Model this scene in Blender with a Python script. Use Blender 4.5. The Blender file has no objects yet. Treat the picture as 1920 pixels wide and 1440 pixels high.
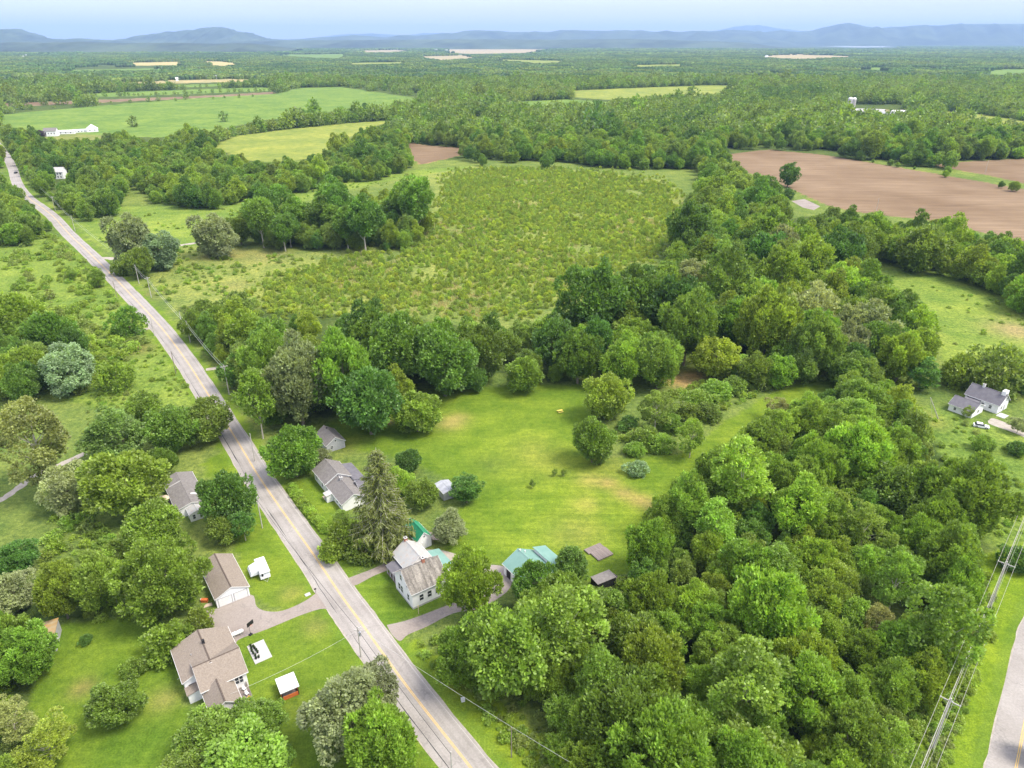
import bpy, math, random
import numpy as np
rad = math.radians
rng = np.random.default_rng(7)
random.seed(7)
C = bpy.context.scene.collection

# ------------------------------------------------------------------ camera, world, sun
CAM_H = 112.0; FPX = 1333.0; HOR = 76.0
TH = math.atan((720 - HOR) / FPX)
cam_d = bpy.data.cameras.new('camera'); cam = bpy.data.objects.new('camera', cam_d); C.objects.link(cam)
cam.location = (0, 0, CAM_H); cam.rotation_euler = (math.pi / 2 - TH, 0, 0)
cam_d.sensor_width = 36; cam_d.lens = 36 * FPX / 1920; cam_d.clip_start = 1; cam_d.clip_end = 120000
bpy.context.scene.camera = cam
SUN_EL, SUN_AZ = 58, 105          # azimuth from +Y clockwise towards +X
W = bpy.data.worlds.new('World'); bpy.context.scene.world = W; W.use_nodes = True
wn = W.node_tree; bg = wn.nodes['Background']
sky = wn.nodes.new('ShaderNodeTexSky'); sky.sky_type = 'NISHITA'; sky.sun_disc = False
sky.sun_elevation = rad(SUN_EL); sky.sun_rotation = rad(SUN_AZ)
sky.air_density = 1.0; sky.dust_density = 2.0; sky.ozone_density = 1.0; sky.altitude = 100
veil = wn.nodes.new('ShaderNodeMix'); veil.data_type = 'RGBA'; veil.inputs[0].default_value = .75   # thin even cloud veil
veil.inputs[7].default_value = (4.45, 4.4, 5.35, 1)
tcw = wn.nodes.new('ShaderNodeTexCoord'); mpw = wn.nodes.new('ShaderNodeMapping'); mpw.inputs['Scale'].default_value = (1.6, 1.6, 22)
nzw = wn.nodes.new('ShaderNodeTexNoise'); nzw.inputs['Scale'].default_value = 2.2; nzw.inputs['Detail'].default_value = 7
mrw = wn.nodes.new('ShaderNodeMapRange'); mrw.inputs[1].default_value = .3; mrw.inputs[2].default_value = .7; mrw.inputs[3].default_value = .68; mrw.inputs[4].default_value = .96
wn.links.new(tcw.outputs['Generated'], mpw.inputs[0]); wn.links.new(mpw.outputs[0], nzw.inputs['Vector']); wn.links.new(nzw.outputs[0], mrw.inputs[0]); wn.links.new(mrw.outputs[0], veil.inputs[0])
# an overcast veil is about twice as bright overhead as at the horizon
sxz = wn.nodes.new('ShaderNodeSeparateXYZ'); wn.links.new(tcw.outputs['Generated'], sxz.inputs[0])
grd = wn.nodes.new('ShaderNodeMix'); grd.data_type = 'RGBA'; grd.inputs[6].default_value = (2.35, 2.42, 2.95, 1); grd.inputs[7].default_value = (5.2, 5.1, 5.7, 1)
wn.links.new(sxz.outputs[2], grd.inputs[0]); wn.links.new(grd.outputs[2], veil.inputs[7])
wn.links.new(sky.outputs[0], veil.inputs[6]); wn.links.new(veil.outputs[2], bg.inputs[0]); bg.inputs[1].default_value = 0.13
sd = bpy.data.lights.new('sun', 'SUN'); sun = bpy.data.objects.new('sun', sd); C.objects.link(sun)
sd.energy = 1.85; sd.angle = rad(22); sd.color = (1, .93, .79)
a, el = rad(SUN_AZ), rad(SUN_EL)
sdir = (math.sin(a) * math.cos(el), math.cos(a) * math.cos(el), math.sin(el))
import mathutils
sun.rotation_euler = mathutils.Vector(sdir).to_track_quat('Z', 'Y').to_euler()
vs = bpy.context.scene.view_settings
vs.view_transform = 'Standard'; vs.look = 'None'; vs.exposure = 1.68; vs.gamma = 1; vs.use_curve_mapping = False

# ------------------------------------------------------------------ geometry helpers
def G(px, py, z=0.0):
    """ground position seen at a point of the 1920x1440 survey photograph"""
    a_ = (px - 960) / FPX; b_ = (py - 720) / FPX
    dy = math.cos(TH) - b_ * math.sin(TH); dz = -math.sin(TH) - b_ * math.cos(TH)
    t = (CAM_H - z) / -dz
    return (a_ * t, dy * t)
def depth(x, y, z=0.0):
    return y * math.cos(TH) + (CAM_H - z) * math.sin(TH)
def PX(x, y, z=0.0):
    x = np.asarray(x, float); y = np.asarray(y, float)
    zc = y * math.cos(TH) + (CAM_H - z) * math.sin(TH)
    dn = (CAM_H - z) * math.cos(TH) - y * math.sin(TH)
    zc = np.maximum(zc, 1e-3)
    return 960 + FPX * x / zc, 720 + FPX * dn / zc
def inpoly(px, py, poly):
    inside = np.zeros(np.shape(px), bool); n = len(poly); j = n - 1
    for i in range(n):
        xi, yi = poly[i]; xj, yj = poly[j]
        if yi != yj:
            c = ((yi > py) != (yj > py)) & (px < (xj - xi) * (py - yi) / (yj - yi) + xi)
            inside ^= c
        j = i
    return inside
def mesh_np(name, V, F, mats=(), attrs=None, smooth=False):
    V = np.asarray(V, np.float32); F = np.asarray(F, np.int32)
    me = bpy.data.meshes.new(name); me.vertices.add(len(V)); me.vertices.foreach_set('co', V.ravel())
    k = F.shape[1]; me.loops.add(F.size); me.loops.foreach_set('vertex_index', F.ravel())
    me.polygons.add(len(F)); me.polygons.foreach_set('loop_start', np.arange(0, F.size, k, dtype=np.int32))
    me.polygons.foreach_set('loop_total', np.full(len(F), k, np.int32))
    if smooth: me.polygons.foreach_set('use_smooth', np.ones(len(F), bool))
    me.update(calc_edges=True)
    for m in mats: me.materials.append(m)
    for an, (ty, arr) in (attrs or {}).items():
        at = me.attributes.new(an, ty, 'POINT')
        at.data.foreach_set('color' if ty == 'FLOAT_COLOR' else 'value', np.asarray(arr, np.float32).ravel())
    return me
def link(name, me, parent=None, loc=None, rz=None, sc=None):
    o = bpy.data.objects.new(name, me); C.objects.link(o)
    if parent: o.parent = parent
    if loc is not None: o.location = loc
    if rz is not None: o.rotation_euler = (0, 0, rz)
    if sc is not None: o.scale = sc
    return o
def empty(name, loc, rz=0, label=None, cat=None, group=None):
    o = link(name, None, None, loc, rz); o.empty_display_size = .5
    return tag(o, label, cat, group)
def tag(o, label=None, cat=None, group=None, kind=None):
    if label: o['label'] = label
    if cat: o['category'] = cat
    if group: o['group'] = group
    if kind: o['kind'] = kind
    return o
class MB:
    def __init__(s): s.v = []; s.f = []
    def add(s, V, F):
        b = len(s.v); s.v += [tuple(p) for p in V]; s.f += [tuple(b + i for i in f) for f in F]; return s
    def box(s, x0, x1, y0, y1, z0, z1):
        return s.add([(x0,y0,z0),(x1,y0,z0),(x1,y1,z0),(x0,y1,z0),(x0,y0,z1),(x1,y0,z1),(x1,y1,z1),(x0,y1,z1)],
                     [(0,3,2,1),(4,5,6,7),(0,1,5,4),(1,2,6,5),(2,3,7,6),(3,0,4,7)])
    def hexa(s, P):   # 8 points, bottom ring then top ring
        return s.add(P, [(0,3,2,1),(4,5,6,7),(0,1,5,4),(1,2,6,5),(2,3,7,6),(3,0,4,7)])
    def tube(s, pts, radii, n=6, cap=True):
        pts = [mathutils.Vector(p) for p in pts]; rings = []
        if not hasattr(radii, '__len__'): radii = [radii] * len(pts)
        for i, p in enumerate(pts):
            d = (pts[min(i+1, len(pts)-1)] - pts[max(i-1, 0)]).normalized()
            u = d.cross(mathutils.Vector((0, 0, 1)))
            if u.length < .05: u = mathutils.Vector((1, 0, 0))
            u.normalize(); w = d.cross(u)
            b = len(s.v)
            for k in range(n):
                t = 2*math.pi*k/n; s.v.append(tuple(p + (u*math.cos(t) + w*math.sin(t))*radii[i]))
            rings.append(b)
        for a_, b_ in zip(rings, rings[1:]):
            for k in range(n): s.f.append((a_+k, b_+k, b_+(k+1)%n, a_+(k+1)%n))
        if cap:
            s.f.append(tuple(rings[0]+k for k in range(n))); s.f.append(tuple(rings[-1]+n-1-k for k in range(n)))
        return s
    def dome(s, c, r, sz=1, n=12, m=5, z0=0):
        for i in range(m+1):
            a_ = math.pi/2*i/m
            for k in range(n):
                t = 2*math.pi*k/n; s.v.append((c[0]+r*math.cos(a_)*math.cos(t), c[1]+r*math.cos(a_)*math.sin(t), c[2]+r*sz*math.sin(a_)))
        b = len(s.v)-(m+1)*n
        for i in range(m):
            for k in range(n): s.f.append((b+i*n+k, b+i*n+(k+1)%n, b+(i+1)*n+(k+1)%n, b+(i+1)*n+k))
        return s
    def build(s, name, mat, parent=None, smooth=False, **kw):
        me = bpy.data.meshes.new(name); me.from_pydata(s.v, [], s.f); me.update()
        if mat: me.materials.append(mat)
        if smooth:
            for p in me.polygons: p.use_smooth = True
        return link(name, me, parent, **kw)

# ------------------------------------------------------------------ materials
def newmat(name):
    m = bpy.data.materials.new(name); m.use_nodes = True
    nt = m.node_tree; b = nt.nodes['Principled BSDF']; return m, nt, b
def N(nt, ty, **kw):
    n = nt.nodes.new(ty)
    for k, v in kw.items():
        if k.startswith('i_'): n.inputs[k[2:].replace('_', ' ')].default_value = v
        else: setattr(n, k, v)
    return n
def noise_col(nt, coord, scale, c1, c2, detail=4, lo=.35, hi=.65, rough=.6):
    n = N(nt, 'ShaderNodeTexNoise'); n.inputs['Scale'].default_value = scale; n.inputs['Detail'].default_value = detail
    n.inputs['Roughness'].default_value = rough
    nt.links.new(coord, n.inputs['Vector'])
    r = N(nt, 'ShaderNodeValToRGB'); r.color_ramp.elements[0].position = lo; r.color_ramp.elements[1].position = hi
    r.color_ramp.elements[0].color = (*c1, 1); r.color_ramp.elements[1].color = (*c2, 1)
    nt.links.new(n.outputs[0], r.inputs[0]); return r.outputs[0], n.outputs[0]
def mix(nt, a_, b_, fac, mode='MIX'):
    m = N(nt, 'ShaderNodeMix', data_type='RGBA', blend_type=mode)
    for s_, v in ((m.inputs[6], a_), (m.inputs[7], b_), (m.inputs[0], fac)):
        if hasattr(v, 'is_output') or isinstance(v, bpy.types.NodeSocket): nt.links.new(v, s_)
        elif hasattr(v, '__len__'): s_.default_value = (*v[:3], 1)
        else: s_.default_value = v
    return m.outputs[2]
def surf(name, c1, c2, scale=1.0, rough=.8, spec=.2, bump=0.0, bscale=None, scale2=None, c3=None, metallic=0):
    m, nt, b = newmat(name)
    tc = N(nt, 'ShaderNodeTexCoord').outputs['Object']
    col, f = noise_col(nt, tc, scale, c1, c2)
    if c3 is not None:
        _, f2 = noise_col(nt, tc, scale2 or scale*6, c1, c2, detail=6)
        mr = N(nt, 'ShaderNodeMapRange'); mr.inputs[1].default_value = .5; mr.inputs[2].default_value = .75
        nt.links.new(f2, mr.inputs[0]); col = mix(nt, col, c3, mr.outputs[0])
    nt.links.new(col, b.inputs['Base Color']); b.inputs['Roughness'].default_value = rough
    b.inputs['Specular IOR Level'].default_value = spec; b.inputs['Metallic'].default_value = metallic
    if bump:
        _, f3 = noise_col(nt, tc, bscale or scale*8, c1, c2, detail=5)
        bp = N(nt, 'ShaderNodeBump'); bp.inputs['Strength'].default_value = 1; bp.inputs['Distance'].default_value = bump
        nt.links.new(f3, bp.inputs['Height']); nt.links.new(bp.outputs[0], b.inputs['Normal'])
    return m
def leafmat(name, base, hue=.011, var=.34, trans=.5):
    m, nt, b = newmat(name); nt.nodes.remove(b)
    out = nt.nodes['Material Output']
    oi = N(nt, 'ShaderNodeObjectInfo'); at = N(nt, 'ShaderNodeAttribute', attribute_name='tone')
    col = mix(nt, base, oi.outputs['Color'], 1.0, 'MULTIPLY')
    hs = N(nt, 'ShaderNodeHueSaturation')
    mr = N(nt, 'ShaderNodeMapRange'); mr.inputs[3].default_value = .5-hue; mr.inputs[4].default_value = .5+hue*.55
    nt.links.new(oi.outputs['Random'], mr.inputs[0]); nt.links.new(mr.outputs[0], hs.inputs['Hue'])
    # value: per tree and per leaf clump
    m2 = N(nt, 'ShaderNodeMath', operation='MULTIPLY'); m2.inputs[1].default_value = 7.31
    nt.links.new(oi.outputs['Random'], m2.inputs[0])
    fr = N(nt, 'ShaderNodeMath', operation='FRACT'); nt.links.new(m2.outputs[0], fr.inputs[0])
    mv = N(nt, 'ShaderNodeMapRange'); mv.inputs[3].default_value = 1-var*.5; mv.inputs[4].default_value = 1+var*.7
    nt.links.new(fr.outputs[0], mv.inputs[0])
    mm = N(nt, 'ShaderNodeMath', operation='MULTIPLY'); nt.links.new(mv.outputs[0], mm.inputs[0]); nt.links.new(at.outputs['Fac'], mm.inputs[1])
    nt.links.new(mm.outputs[0], hs.inputs['Value']); nt.links.new(col, hs.inputs['Color'])
    d = N(nt, 'ShaderNodeBsdfDiffuse'); t = N(nt, 'ShaderNodeBsdfTranslucent'); g = N(nt, 'ShaderNodeBsdfGlossy'); g.inputs['Roughness'].default_value = .5
    nt.links.new(hs.outputs[0], d.inputs[0]); 
    tcm = mix(nt, hs.outputs[0], (1.2, 1.15, .5), 1.0, 'MULTIPLY'); nt.links.new(tcm, t.inputs[0])
    g.inputs[0].default_value = (.8, .85, .8, 1)
    mx = N(nt, 'ShaderNodeMixShader'); mx.inputs[0].default_value = trans
    nt.links.new(d.outputs[0], mx.inputs[1]); nt.links.new(t.outputs[0], mx.inputs[2])
    mx2 = N(nt, 'ShaderNodeMixShader'); mx2.inputs[0].default_value = .035
    nt.links.new(mx.outputs[0], mx2.inputs[1]); nt.links.new(g.outputs[0], mx2.inputs[2])
    nt.links.new(mx2.outputs[0], out.inputs[0])
    return m
M = {}
LEAF = (.205, .312, .046)
M['leaf'] = leafmat('leaves', LEAF)
M['needle'] = leafmat('needles', (.10, .13, .04), var=.2)
M['bark'] = surf('bark', (.16, .13, .10), (.26, .23, .19), 3, bump=.02)
M['paleb'] = surf('pale bark', (.38, .34, .28), (.52, .48, .42), 3)
M['white'] = surf('white siding', (.72, .72, .73), (.78, .78, .78), .8)
M['whitetrim'] = surf('white trim', (.64, .64, .635), (.70, .70, .685), 1.2)
M['greysiding'] = surf('grey siding', (.34, .34, .36), (.42, .42, .43), 1.5)
M['glass'] = surf('window glass', (.02, .025, .03), (.05, .06, .07), .7, rough=.12, spec=.6)
M['tan'] = surf('tan shingles', (.19, .158, .128), (.262, .222, .183), 3.5, c3=(.15, .118, .095), scale2=16, bump=.02)
M['grey'] = surf('grey shingles', (.15, .138, .132), (.21, .195, .185), 1.6, c3=(.115, .105, .10), scale2=14, bump=.02)
M['dgrey'] = surf('dark grey shingles', (.115, .11, .125), (.15, .145, .16), .9, c3=(.10, .095, .105), scale2=7)
M['lgrey'] = surf('pale metal roof', (.34, .345, .34), (.42, .415, .40), .7, c3=(.37, .30, .245), scale2=1.4, rough=.5)
M['teal'] = surf('teal metal roof', (.135, .255, .22), (.175, .30, .26), .4, rough=.4, spec=.4)
M['green'] = surf('green metal roof', (.02, .20, .10), (.035, .26, .14), .5, rough=.4, spec=.4)
M['wood'] = surf('weathered wood', (.16, .13, .12), (.25, .21, .19), 3, c3=(.14, .12, .11), scale2=8)
M['freshwood'] = surf('pale planks', (.42, .33, .26), (.52, .43, .35), 3)
M['orange'] = surf('orange stained wood', (.45, .11, .03), (.55, .16, .05), 2)
M['brick'] = surf('brick', (.30, .12, .08), (.42, .20, .14), 6)
M['dark'] = surf('black plastic', (.012, .012, .014), (.03, .03, .03), 2, rough=.5)
M['metal'] = surf('galvanised metal', (.32, .33, .35), (.44, .45, .47), 1, rough=.45, metallic=.4)
M['pole'] = surf('utility pole wood', (.36, .34, .31), (.48, .46, .42), 2)
M['wire'] = surf('wire', (.35, .36, .35), (.5, .5, .48), 2, rough=.4)
M['dwire'] = surf('dark cable', (.03, .03, .03), (.06, .06, .06), 2, rough=.5)
M['concrete'] = surf('concrete', (.38, .37, .36), (.46, .45, .44), .8, c3=(.33, .32, .31))
M['canvas'] = surf('canvas', (.48, .51, .55), (.58, .60, .63), 2)
M['beige'] = surf('beige fabric', (.55, .44, .30), (.64, .53, .38), 2)
M['carb'] = surf('black car paint', (.012, .013, .016), (.02, .02, .024), 1, rough=.3, spec=.5)
M['tyre'] = surf('rubber', (.015, .015, .015), (.03, .03, .03), 3)
M['rust'] = surf('mossy tan roof', (.30, .20, .09), (.34, .27, .17), .6, c3=(.38, .22, .06), scale2=.7)
M['soil'] = surf('bare soil', (.30, .19, .13), (.38, .25, .18), .25, bump=.05, bscale=1.5)
M['yellow'] = surf('yellow', (.7, .55, .1), (.75, .6, .15), 2)

# weathered cedar roof of the farmhouse: run-off streaks down the slope
def weathered():
    m, nt, b = newmat('weathered wood shingles')
    tc = N(nt, 'ShaderNodeTexCoord').outputs['Object']
    mp = N(nt, 'ShaderNodeMapping'); mp.inputs['Scale'].default_value = (1.5, .22, .22); nt.links.new(tc, mp.inputs[0])
    c1, _ = noise_col(nt, mp.outputs[0], 1.0, (.13, .12, .108), (.30, .28, .252), lo=.35, hi=.65, detail=5)
    c2, _ = noise_col(nt, tc, 3.2, (.6, .6, .6), (1.25, 1.22, 1.18), lo=.3, hi=.7, detail=6)
    nt.links.new(mix(nt, c1, c2, 1.0, 'MULTIPLY'), b.inputs['Base Color']); b.inputs['Roughness'].default_value = .9
    b.inputs['Specular IOR Level'].default_value = .15
    return m
M['cedar'] = weathered()
M['cap'] = surf('dark ridge shingles', (.085, .065, .052), (.12, .095, .078), 3)

def asphalt(name, c1, c2, crack=True):
    m, nt, b = newmat(name)
    tc = N(nt, 'ShaderNodeTexCoord').outputs['Object']
    col, _ = noise_col(nt, tc, .12, c1, c2, detail=5)
    c4, _ = noise_col(nt, tc, 2.5, (.86, .86, .86), (1.1, 1.1, 1.1), detail=6, lo=.3, hi=.7)
    col = mix(nt, col, c4, 1.0, 'MULTIPLY')
    if crack:
        vo = N(nt, 'ShaderNodeTexVoronoi', feature='DISTANCE_TO_EDGE'); vo.inputs['Scale'].default_value = .07
        nz = N(nt, 'ShaderNodeTexNoise'); nz.inputs['Scale'].default_value = .5
        nt.links.new(tc, nz.inputs['Vector'])
        vm = N(nt, 'ShaderNodeVectorMath', operation='MULTIPLY_ADD'); vm.inputs[1].default_value = (5, 5, 5)
        nt.links.new(nz.outputs['Color'], vm.inputs[0]); nt.links.new(tc, vm.inputs[2]); nt.links.new(vm.outputs[0], vo.inputs['Vector'])
        mr = N(nt, 'ShaderNodeMapRange'); mr.inputs[1].default_value = .004; mr.inputs[2].default_value = .014
        mr.inputs[3].default_value = .28; mr.inputs[4].default_value = 0
        nt.links.new(vo.outputs['Distance'], mr.inputs[0]); col = mix(nt, col, (.12, .115, .11), mr.outputs[0])
    nt.links.new(col, b.inputs['Base Color']); b.inputs['Roughness'].default_value = .9; b.inputs['Specular IOR Level'].default_value = .2
    return m
M['road'] = asphalt('worn asphalt', (.255, .235, .218), (.32, .298, .28))
M['track'] = asphalt('tyre-polished asphalt', (.225, .207, .192), (.30, .28, .262))
M['drive'] = asphalt('driveway', (.225, .19, .168), (.285, .25, .225))
M['gravel'] = surf('gravel', (.28, .25, .21), (.38, .34, .30), .6, c3=(.2, .19, .14), scale2=4)
M['line'] = surf('yellow road paint', (.55, .36, .10), (.62, .43, .16), 1)
M['linew'] = surf('white road paint', (.36, .35, .32), (.42, .40, .38), 1)
M['plough'] = surf('ploughed earth', (.30, .19, .14), (.37, .25, .19), .012, c3=(.26, .165, .125), scale2=.05)
def plough():
    m, nt, b = newmat('ploughed earth rows')
    tc = N(nt, 'ShaderNodeTexCoord').outputs['Object']
    c0, _ = noise_col(nt, tc, .01, (.155, .105, .06), (.22, .158, .098), detail=5)
    mp = N(nt, 'ShaderNodeMapping'); mp.inputs['Rotation'].default_value = (0, 0, rad(58)); mp.inputs['Scale'].default_value = (.02, .3, 1)
    nt.links.new(tc, mp.inputs[0])
    c1, _ = noise_col(nt, mp.outputs[0], 1, (.72, .70, .70), (1.18, 1.18, 1.18), detail=5, lo=.3, hi=.7)
    nt.links.new(mix(nt, c0, c1, 1.0, 'MULTIPLY'), b.inputs['Base Color']); b.inputs['Roughness'].default_value = .95
    b.inputs['Specular IOR Level'].default_value = .1
    return m
M['plough'] = plough()

def ground_mat():
    m, nt, b = newmat('ground cover')
    tc = N(nt, 'ShaderNodeTexCoord').outputs['Object']
    at = N(nt, 'ShaderNodeAttribute', attribute_name='land'); ro = N(nt, 'ShaderNodeAttribute', attribute_name='rough'); mo = N(nt, 'ShaderNodeAttribute', attribute_name='mow')
    # big drifts, mid drifts, fine tussocks
    a1, _ = noise_col(nt, tc, .018, (.80, .86, .85), (1.22, 1.12, 1.05), detail=3)
    a2, _ = noise_col(nt, tc, .11, (.78, .84, .8), (1.22, 1.12, 1.1), detail=5)
    a3, f3 = noise_col(nt, tc, .7, (.5, .58, .58), (1.5, 1.4, 1.25), detail=6, rough=.7)
    col = mix(nt, at.outputs['Color'], a1, 1.0, 'MULTIPLY'); col = mix(nt, col, a2, 1.0, 'MULTIPLY')
    fine = mix(nt, (1, 1, 1), a3, ro.outputs['Fac']); col = mix(nt, col, fine, 1.0, 'MULTIPLY')
    mp = N(nt, 'ShaderNodeMapping'); mp.inputs['Rotation'].default_value = (0, 0, rad(-40)); mp.inputs['Scale'].default_value = (.05, .55, 1)
    nt.links.new(tc, mp.inputs[0])
    s1, _ = noise_col(nt, mp.outputs[0], 1, (.85, .88, .86), (1.13, 1.1, 1.08), detail=3, lo=.38, hi=.62)
    col = mix(nt, col, mix(nt, (1, 1, 1), s1, mo.outputs['Fac']), 1.0, 'MULTIPLY')
    a4, _ = noise_col(nt, tc, 3.0, (.68, .72, .7), (1.32, 1.26, 1.25), detail=4, lo=.3, hi=.7)
    col = mix(nt, col, a4, 1.0, 'MULTIPLY')
    nt.links.new(col, b.inputs['Base Color']); b.inputs['Roughness'].default_value = 1; b.inputs['Specular IOR Level'].default_value = .05
    bp = N(nt, 'ShaderNodeBump'); bp.inputs['Distance'].default_value = .6
    nt.links.new(ro.outputs['Fac'], bp.inputs['Strength']); nt.links.new(f3, bp.inputs['Height']); nt.links.new(bp.outputs[0], b.inputs['Normal'])
    return m
M['ground'] = ground_mat()

# ------------------------------------------------------------------ land cover (survey polygons) painted into one ground sheet
LAWN = (.105, .172, .020); LAWN2 = (.125, .196, .022); MEAD = (.145, .218, .044); ROUGH = (.12, .175, .045); MARSH = (.165, .215, .06)
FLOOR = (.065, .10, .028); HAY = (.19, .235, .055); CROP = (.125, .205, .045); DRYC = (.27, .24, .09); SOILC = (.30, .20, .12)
FIELDS = [  # far fields left open by the forest
 (CROP, [(0,262),(0,215),(110,205),(200,197),(330,187),(520,175),(560,165),(640,163),(800,187),(740,200),(700,208),(640,208),(590,215),(480,228),(400,245),(300,258),(200,255),(120,247),(40,250)]),
 ((.30,.22,.16), [(0,194),(200,187),(400,179),(520,172),(515,176),(300,187),(60,198),(0,200)]),
 (CROP, [(60,180),(300,170),(500,163),(525,170),(200,182)]),
 (HAY, [(395,277),(440,255),(560,240),(640,232),(760,224),(740,231),(700,236),(650,262),(600,292),(540,304),(470,302)]),
 ((.33,.19,.14), [(762,266),(800,273),(885,279),(860,292),(790,308),(765,292)]),
 (CROP, [(930,193),(1060,186),(1160,192),(1130,201),(960,201)]),
 (HAY, [(1068,170),(1180,165),(1320,160),(1395,160),(1370,171),(1340,180),(1170,189),(1080,183)]),
 ((.22,.14,.10), [(1345,292),(1400,285),(1440,281),(1540,290),(1660,310),(1960,362),(1960,465),(1840,435),(1740,412),(1640,402),(1560,388),(1480,352),(1400,322)]),
 ((.22,.14,.10), [(1745,309),(1830,302),(1960,296),(1960,352),(1860,330)]),
 (HAY, [(1755,207),(1830,213),(1960,232),(1960,246),(1860,232),(1780,220)]),
 ((.38,.33,.16), [(230,118),(350,115),(350,122),(245,123)]), ((.38,.33,.16), [(370,113),(455,118),(420,127),(380,121)]),
 (CROP, [(500,102),(660,101),(640,110),(560,107)]), ((.33,.29,.2), [(820,91),(1045,91),(1000,99),(880,101),(830,98)]),
 ((.30,.27,.17), [(780,106),(870,103),(900,109),(820,113)]), (HAY, [(900,110),(1090,115),(1000,119)]),
 ((.32,.28,.17), [(1415,107),(1470,101),(1540,103),(1610,106),(1500,111)]), (CROP, [(1580,128),(1640,126),(1720,135)]),
 (CROP, [(1835,133),(1960,126),(1960,138),(1850,141)]), (HAY, [(640,118),(760,116),(770,119),(650,121)]), (CROP, [(120,131),(300,128),(310,131),(130,134)]), ((.3,.27,.17), [(655,95),(760,93),(775,97),(670,99)]), (HAY, [(1180,122),(1290,120),(1300,123),(1190,126)]), (HAY, [(1040,133),(1110,131),(1120,134)]), (CROP,[(0,150),(70,147),(80,151),(0,155)]), (HAY, [(1340,140),(1480,138),(1490,141),(1350,144)]),

 ((.30,.27,.14),[(90,158),(330,150),(500,147),(480,153),(250,158)]), (CROP,[(200,164),(380,158),(500,156),(380,163)]),
]
LAND = [   # (colour, rough, mow, polygon)
 (MARSH, 1, 0, [(280,520),(330,450),(470,470),(560,475),(640,470),(800,430),(820,350),(700,340),(880,312),(1100,320),(1260,340),(1300,400),(1240,480),(1100,560),(960,620),(800,590),(600,600),(420,640),(330,590)]),
 (MEAD, .7, 0, [(130,415),(200,388),(290,388),(470,372),(700,325),(900,310),(700,345),(600,370),(470,410),(470,450),(330,465),(220,480),(170,450)]),
 (MEAD, .9, 0, [(-80,420),(60,430),(100,440),(190,510),(300,620),(380,760),(200,770),(0,720),(-80,720)]),
 (MEAD, .8, 0, [(1590,560),(1640,460),(1700,480),(1800,520),(1960,580),(1960,700),(1780,690),(1740,620)]),
 (MEAD, .9, 0, [(1640,740),(1780,770),(1960,830),(1960,1060),(1840,1010),(1790,900),(1690,790)]),
 (LAWN, .4, .45, [(700,748),(820,735),(960,722),(1100,722),(1130,820),(1150,860),(1280,850),(1360,790),(1440,740),(1560,700),(1580,730),(1440,790),(1350,850),(1340,880),(1250,940),(1190,1010),(1190,1070),(1110,1090),(960,1060),(880,1050),(840,1040),(820,980),(900,930),(840,900),(760,860),(640,840),(600,800)]),
 (LAWN2, .45, 1, [(900,930),(1100,880),(1180,860),(1320,870),(1250,940),(1190,1010),(1180,1060),(960,1040),(860,1030),(830,980)]),
 (LAWN2, .45, .4, [(940,900),(900,830),(1000,800),(1090,820),(1110,860),(1040,890)]),
 (LAWN, .35, .6, [(535,905),(600,890),(640,960),(740,1030),(700,1060),(640,1078),(600,1010)]),
 (LAWN, .35, .8, [(662,1100),(735,1060),(800,1100),(860,1120),(800,1150),(720,1170)]),
 (LAWN, .35, .5, [(380,870),(440,830),(470,870),(560,1000),(600,1110),(540,1150),(470,1120),(440,1030)]),
 (LAWN, .4, .4, [(440,1200),(600,1140),(720,1260),(860,1440),(560,1460),(480,1400),(440,1300)]),
 (LAWN, .45, .3, [(60,1250),(110,1170),(300,1150),(330,1220),(350,1330),(330,1460),(60,1460)]),
 ((.13,.20,.02), .6, 0, [(780,1200),(760,1220),(940,1450),(1080,1450),(960,1330)]),
 ((.14,.22,.02), .5, 0, [(1800,1050),(1920,1020),(1960,1060),(1920,1200),(1850,1440),(1680,1460),(1790,1260)]),
]
BLOBS = [  # px, py, radius m, colour, strength
 (845,793,4.5,DRYC,.8),(862,782,3,DRYC,.6),(1000,840,8,(.19,.21,.05),.35),(1020,870,9,(.19,.21,.05),.35),(925,870,5,DRYC,.15),(650,835,6,(.18,.20,.05),.35),(722,792,2.2,(.28,.18,.12),.9),
 (1105,900,4,DRYC,.5),(1140,905,3,(.30,.22,.1),.6),(1170,925,3,(.30,.22,.1),.6),(1200,938,3,(.30,.22,.1),.6),(1225,948,3,(.30,.22,.1),.6),(1100,945,4,DRYC,.35),
 (1080,1000,7,DRYC,.3),(1285,715,6,(.36,.26,.13),.95),(1300,705,4,(.36,.26,.13),.9),(545,1112,3,DRYC,.35),(593,1172,3,DRYC,.4),(310,1310,3,DRYC,.5),(155,1290,2.5,(.2,.14,.08),.5),
 (1910,620,12,(.26,.20,.13),.7),(1700,620,10,DRYC,.3),(270,555,8,(.2,.17,.09),.4),(430,475,14,(.22,.18,.10),.3),(500,480,16,(.24,.19,.11),.3),(440,535,9,(.24,.19,.11),.25),(255,655,7,(.16,.11,.06),.6),
 (1690,770,7,(.26,.24,.07),.6),(1740,790,6,(.24,.22,.06),.5),(600,565,6,(.2,.18,.08),.3),(1740,1020,4,(.2,.22,.04),.3),(560,1330,5,(.16,.17,.03),.4),(1155,870,6,DRYC,.3)]
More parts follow.
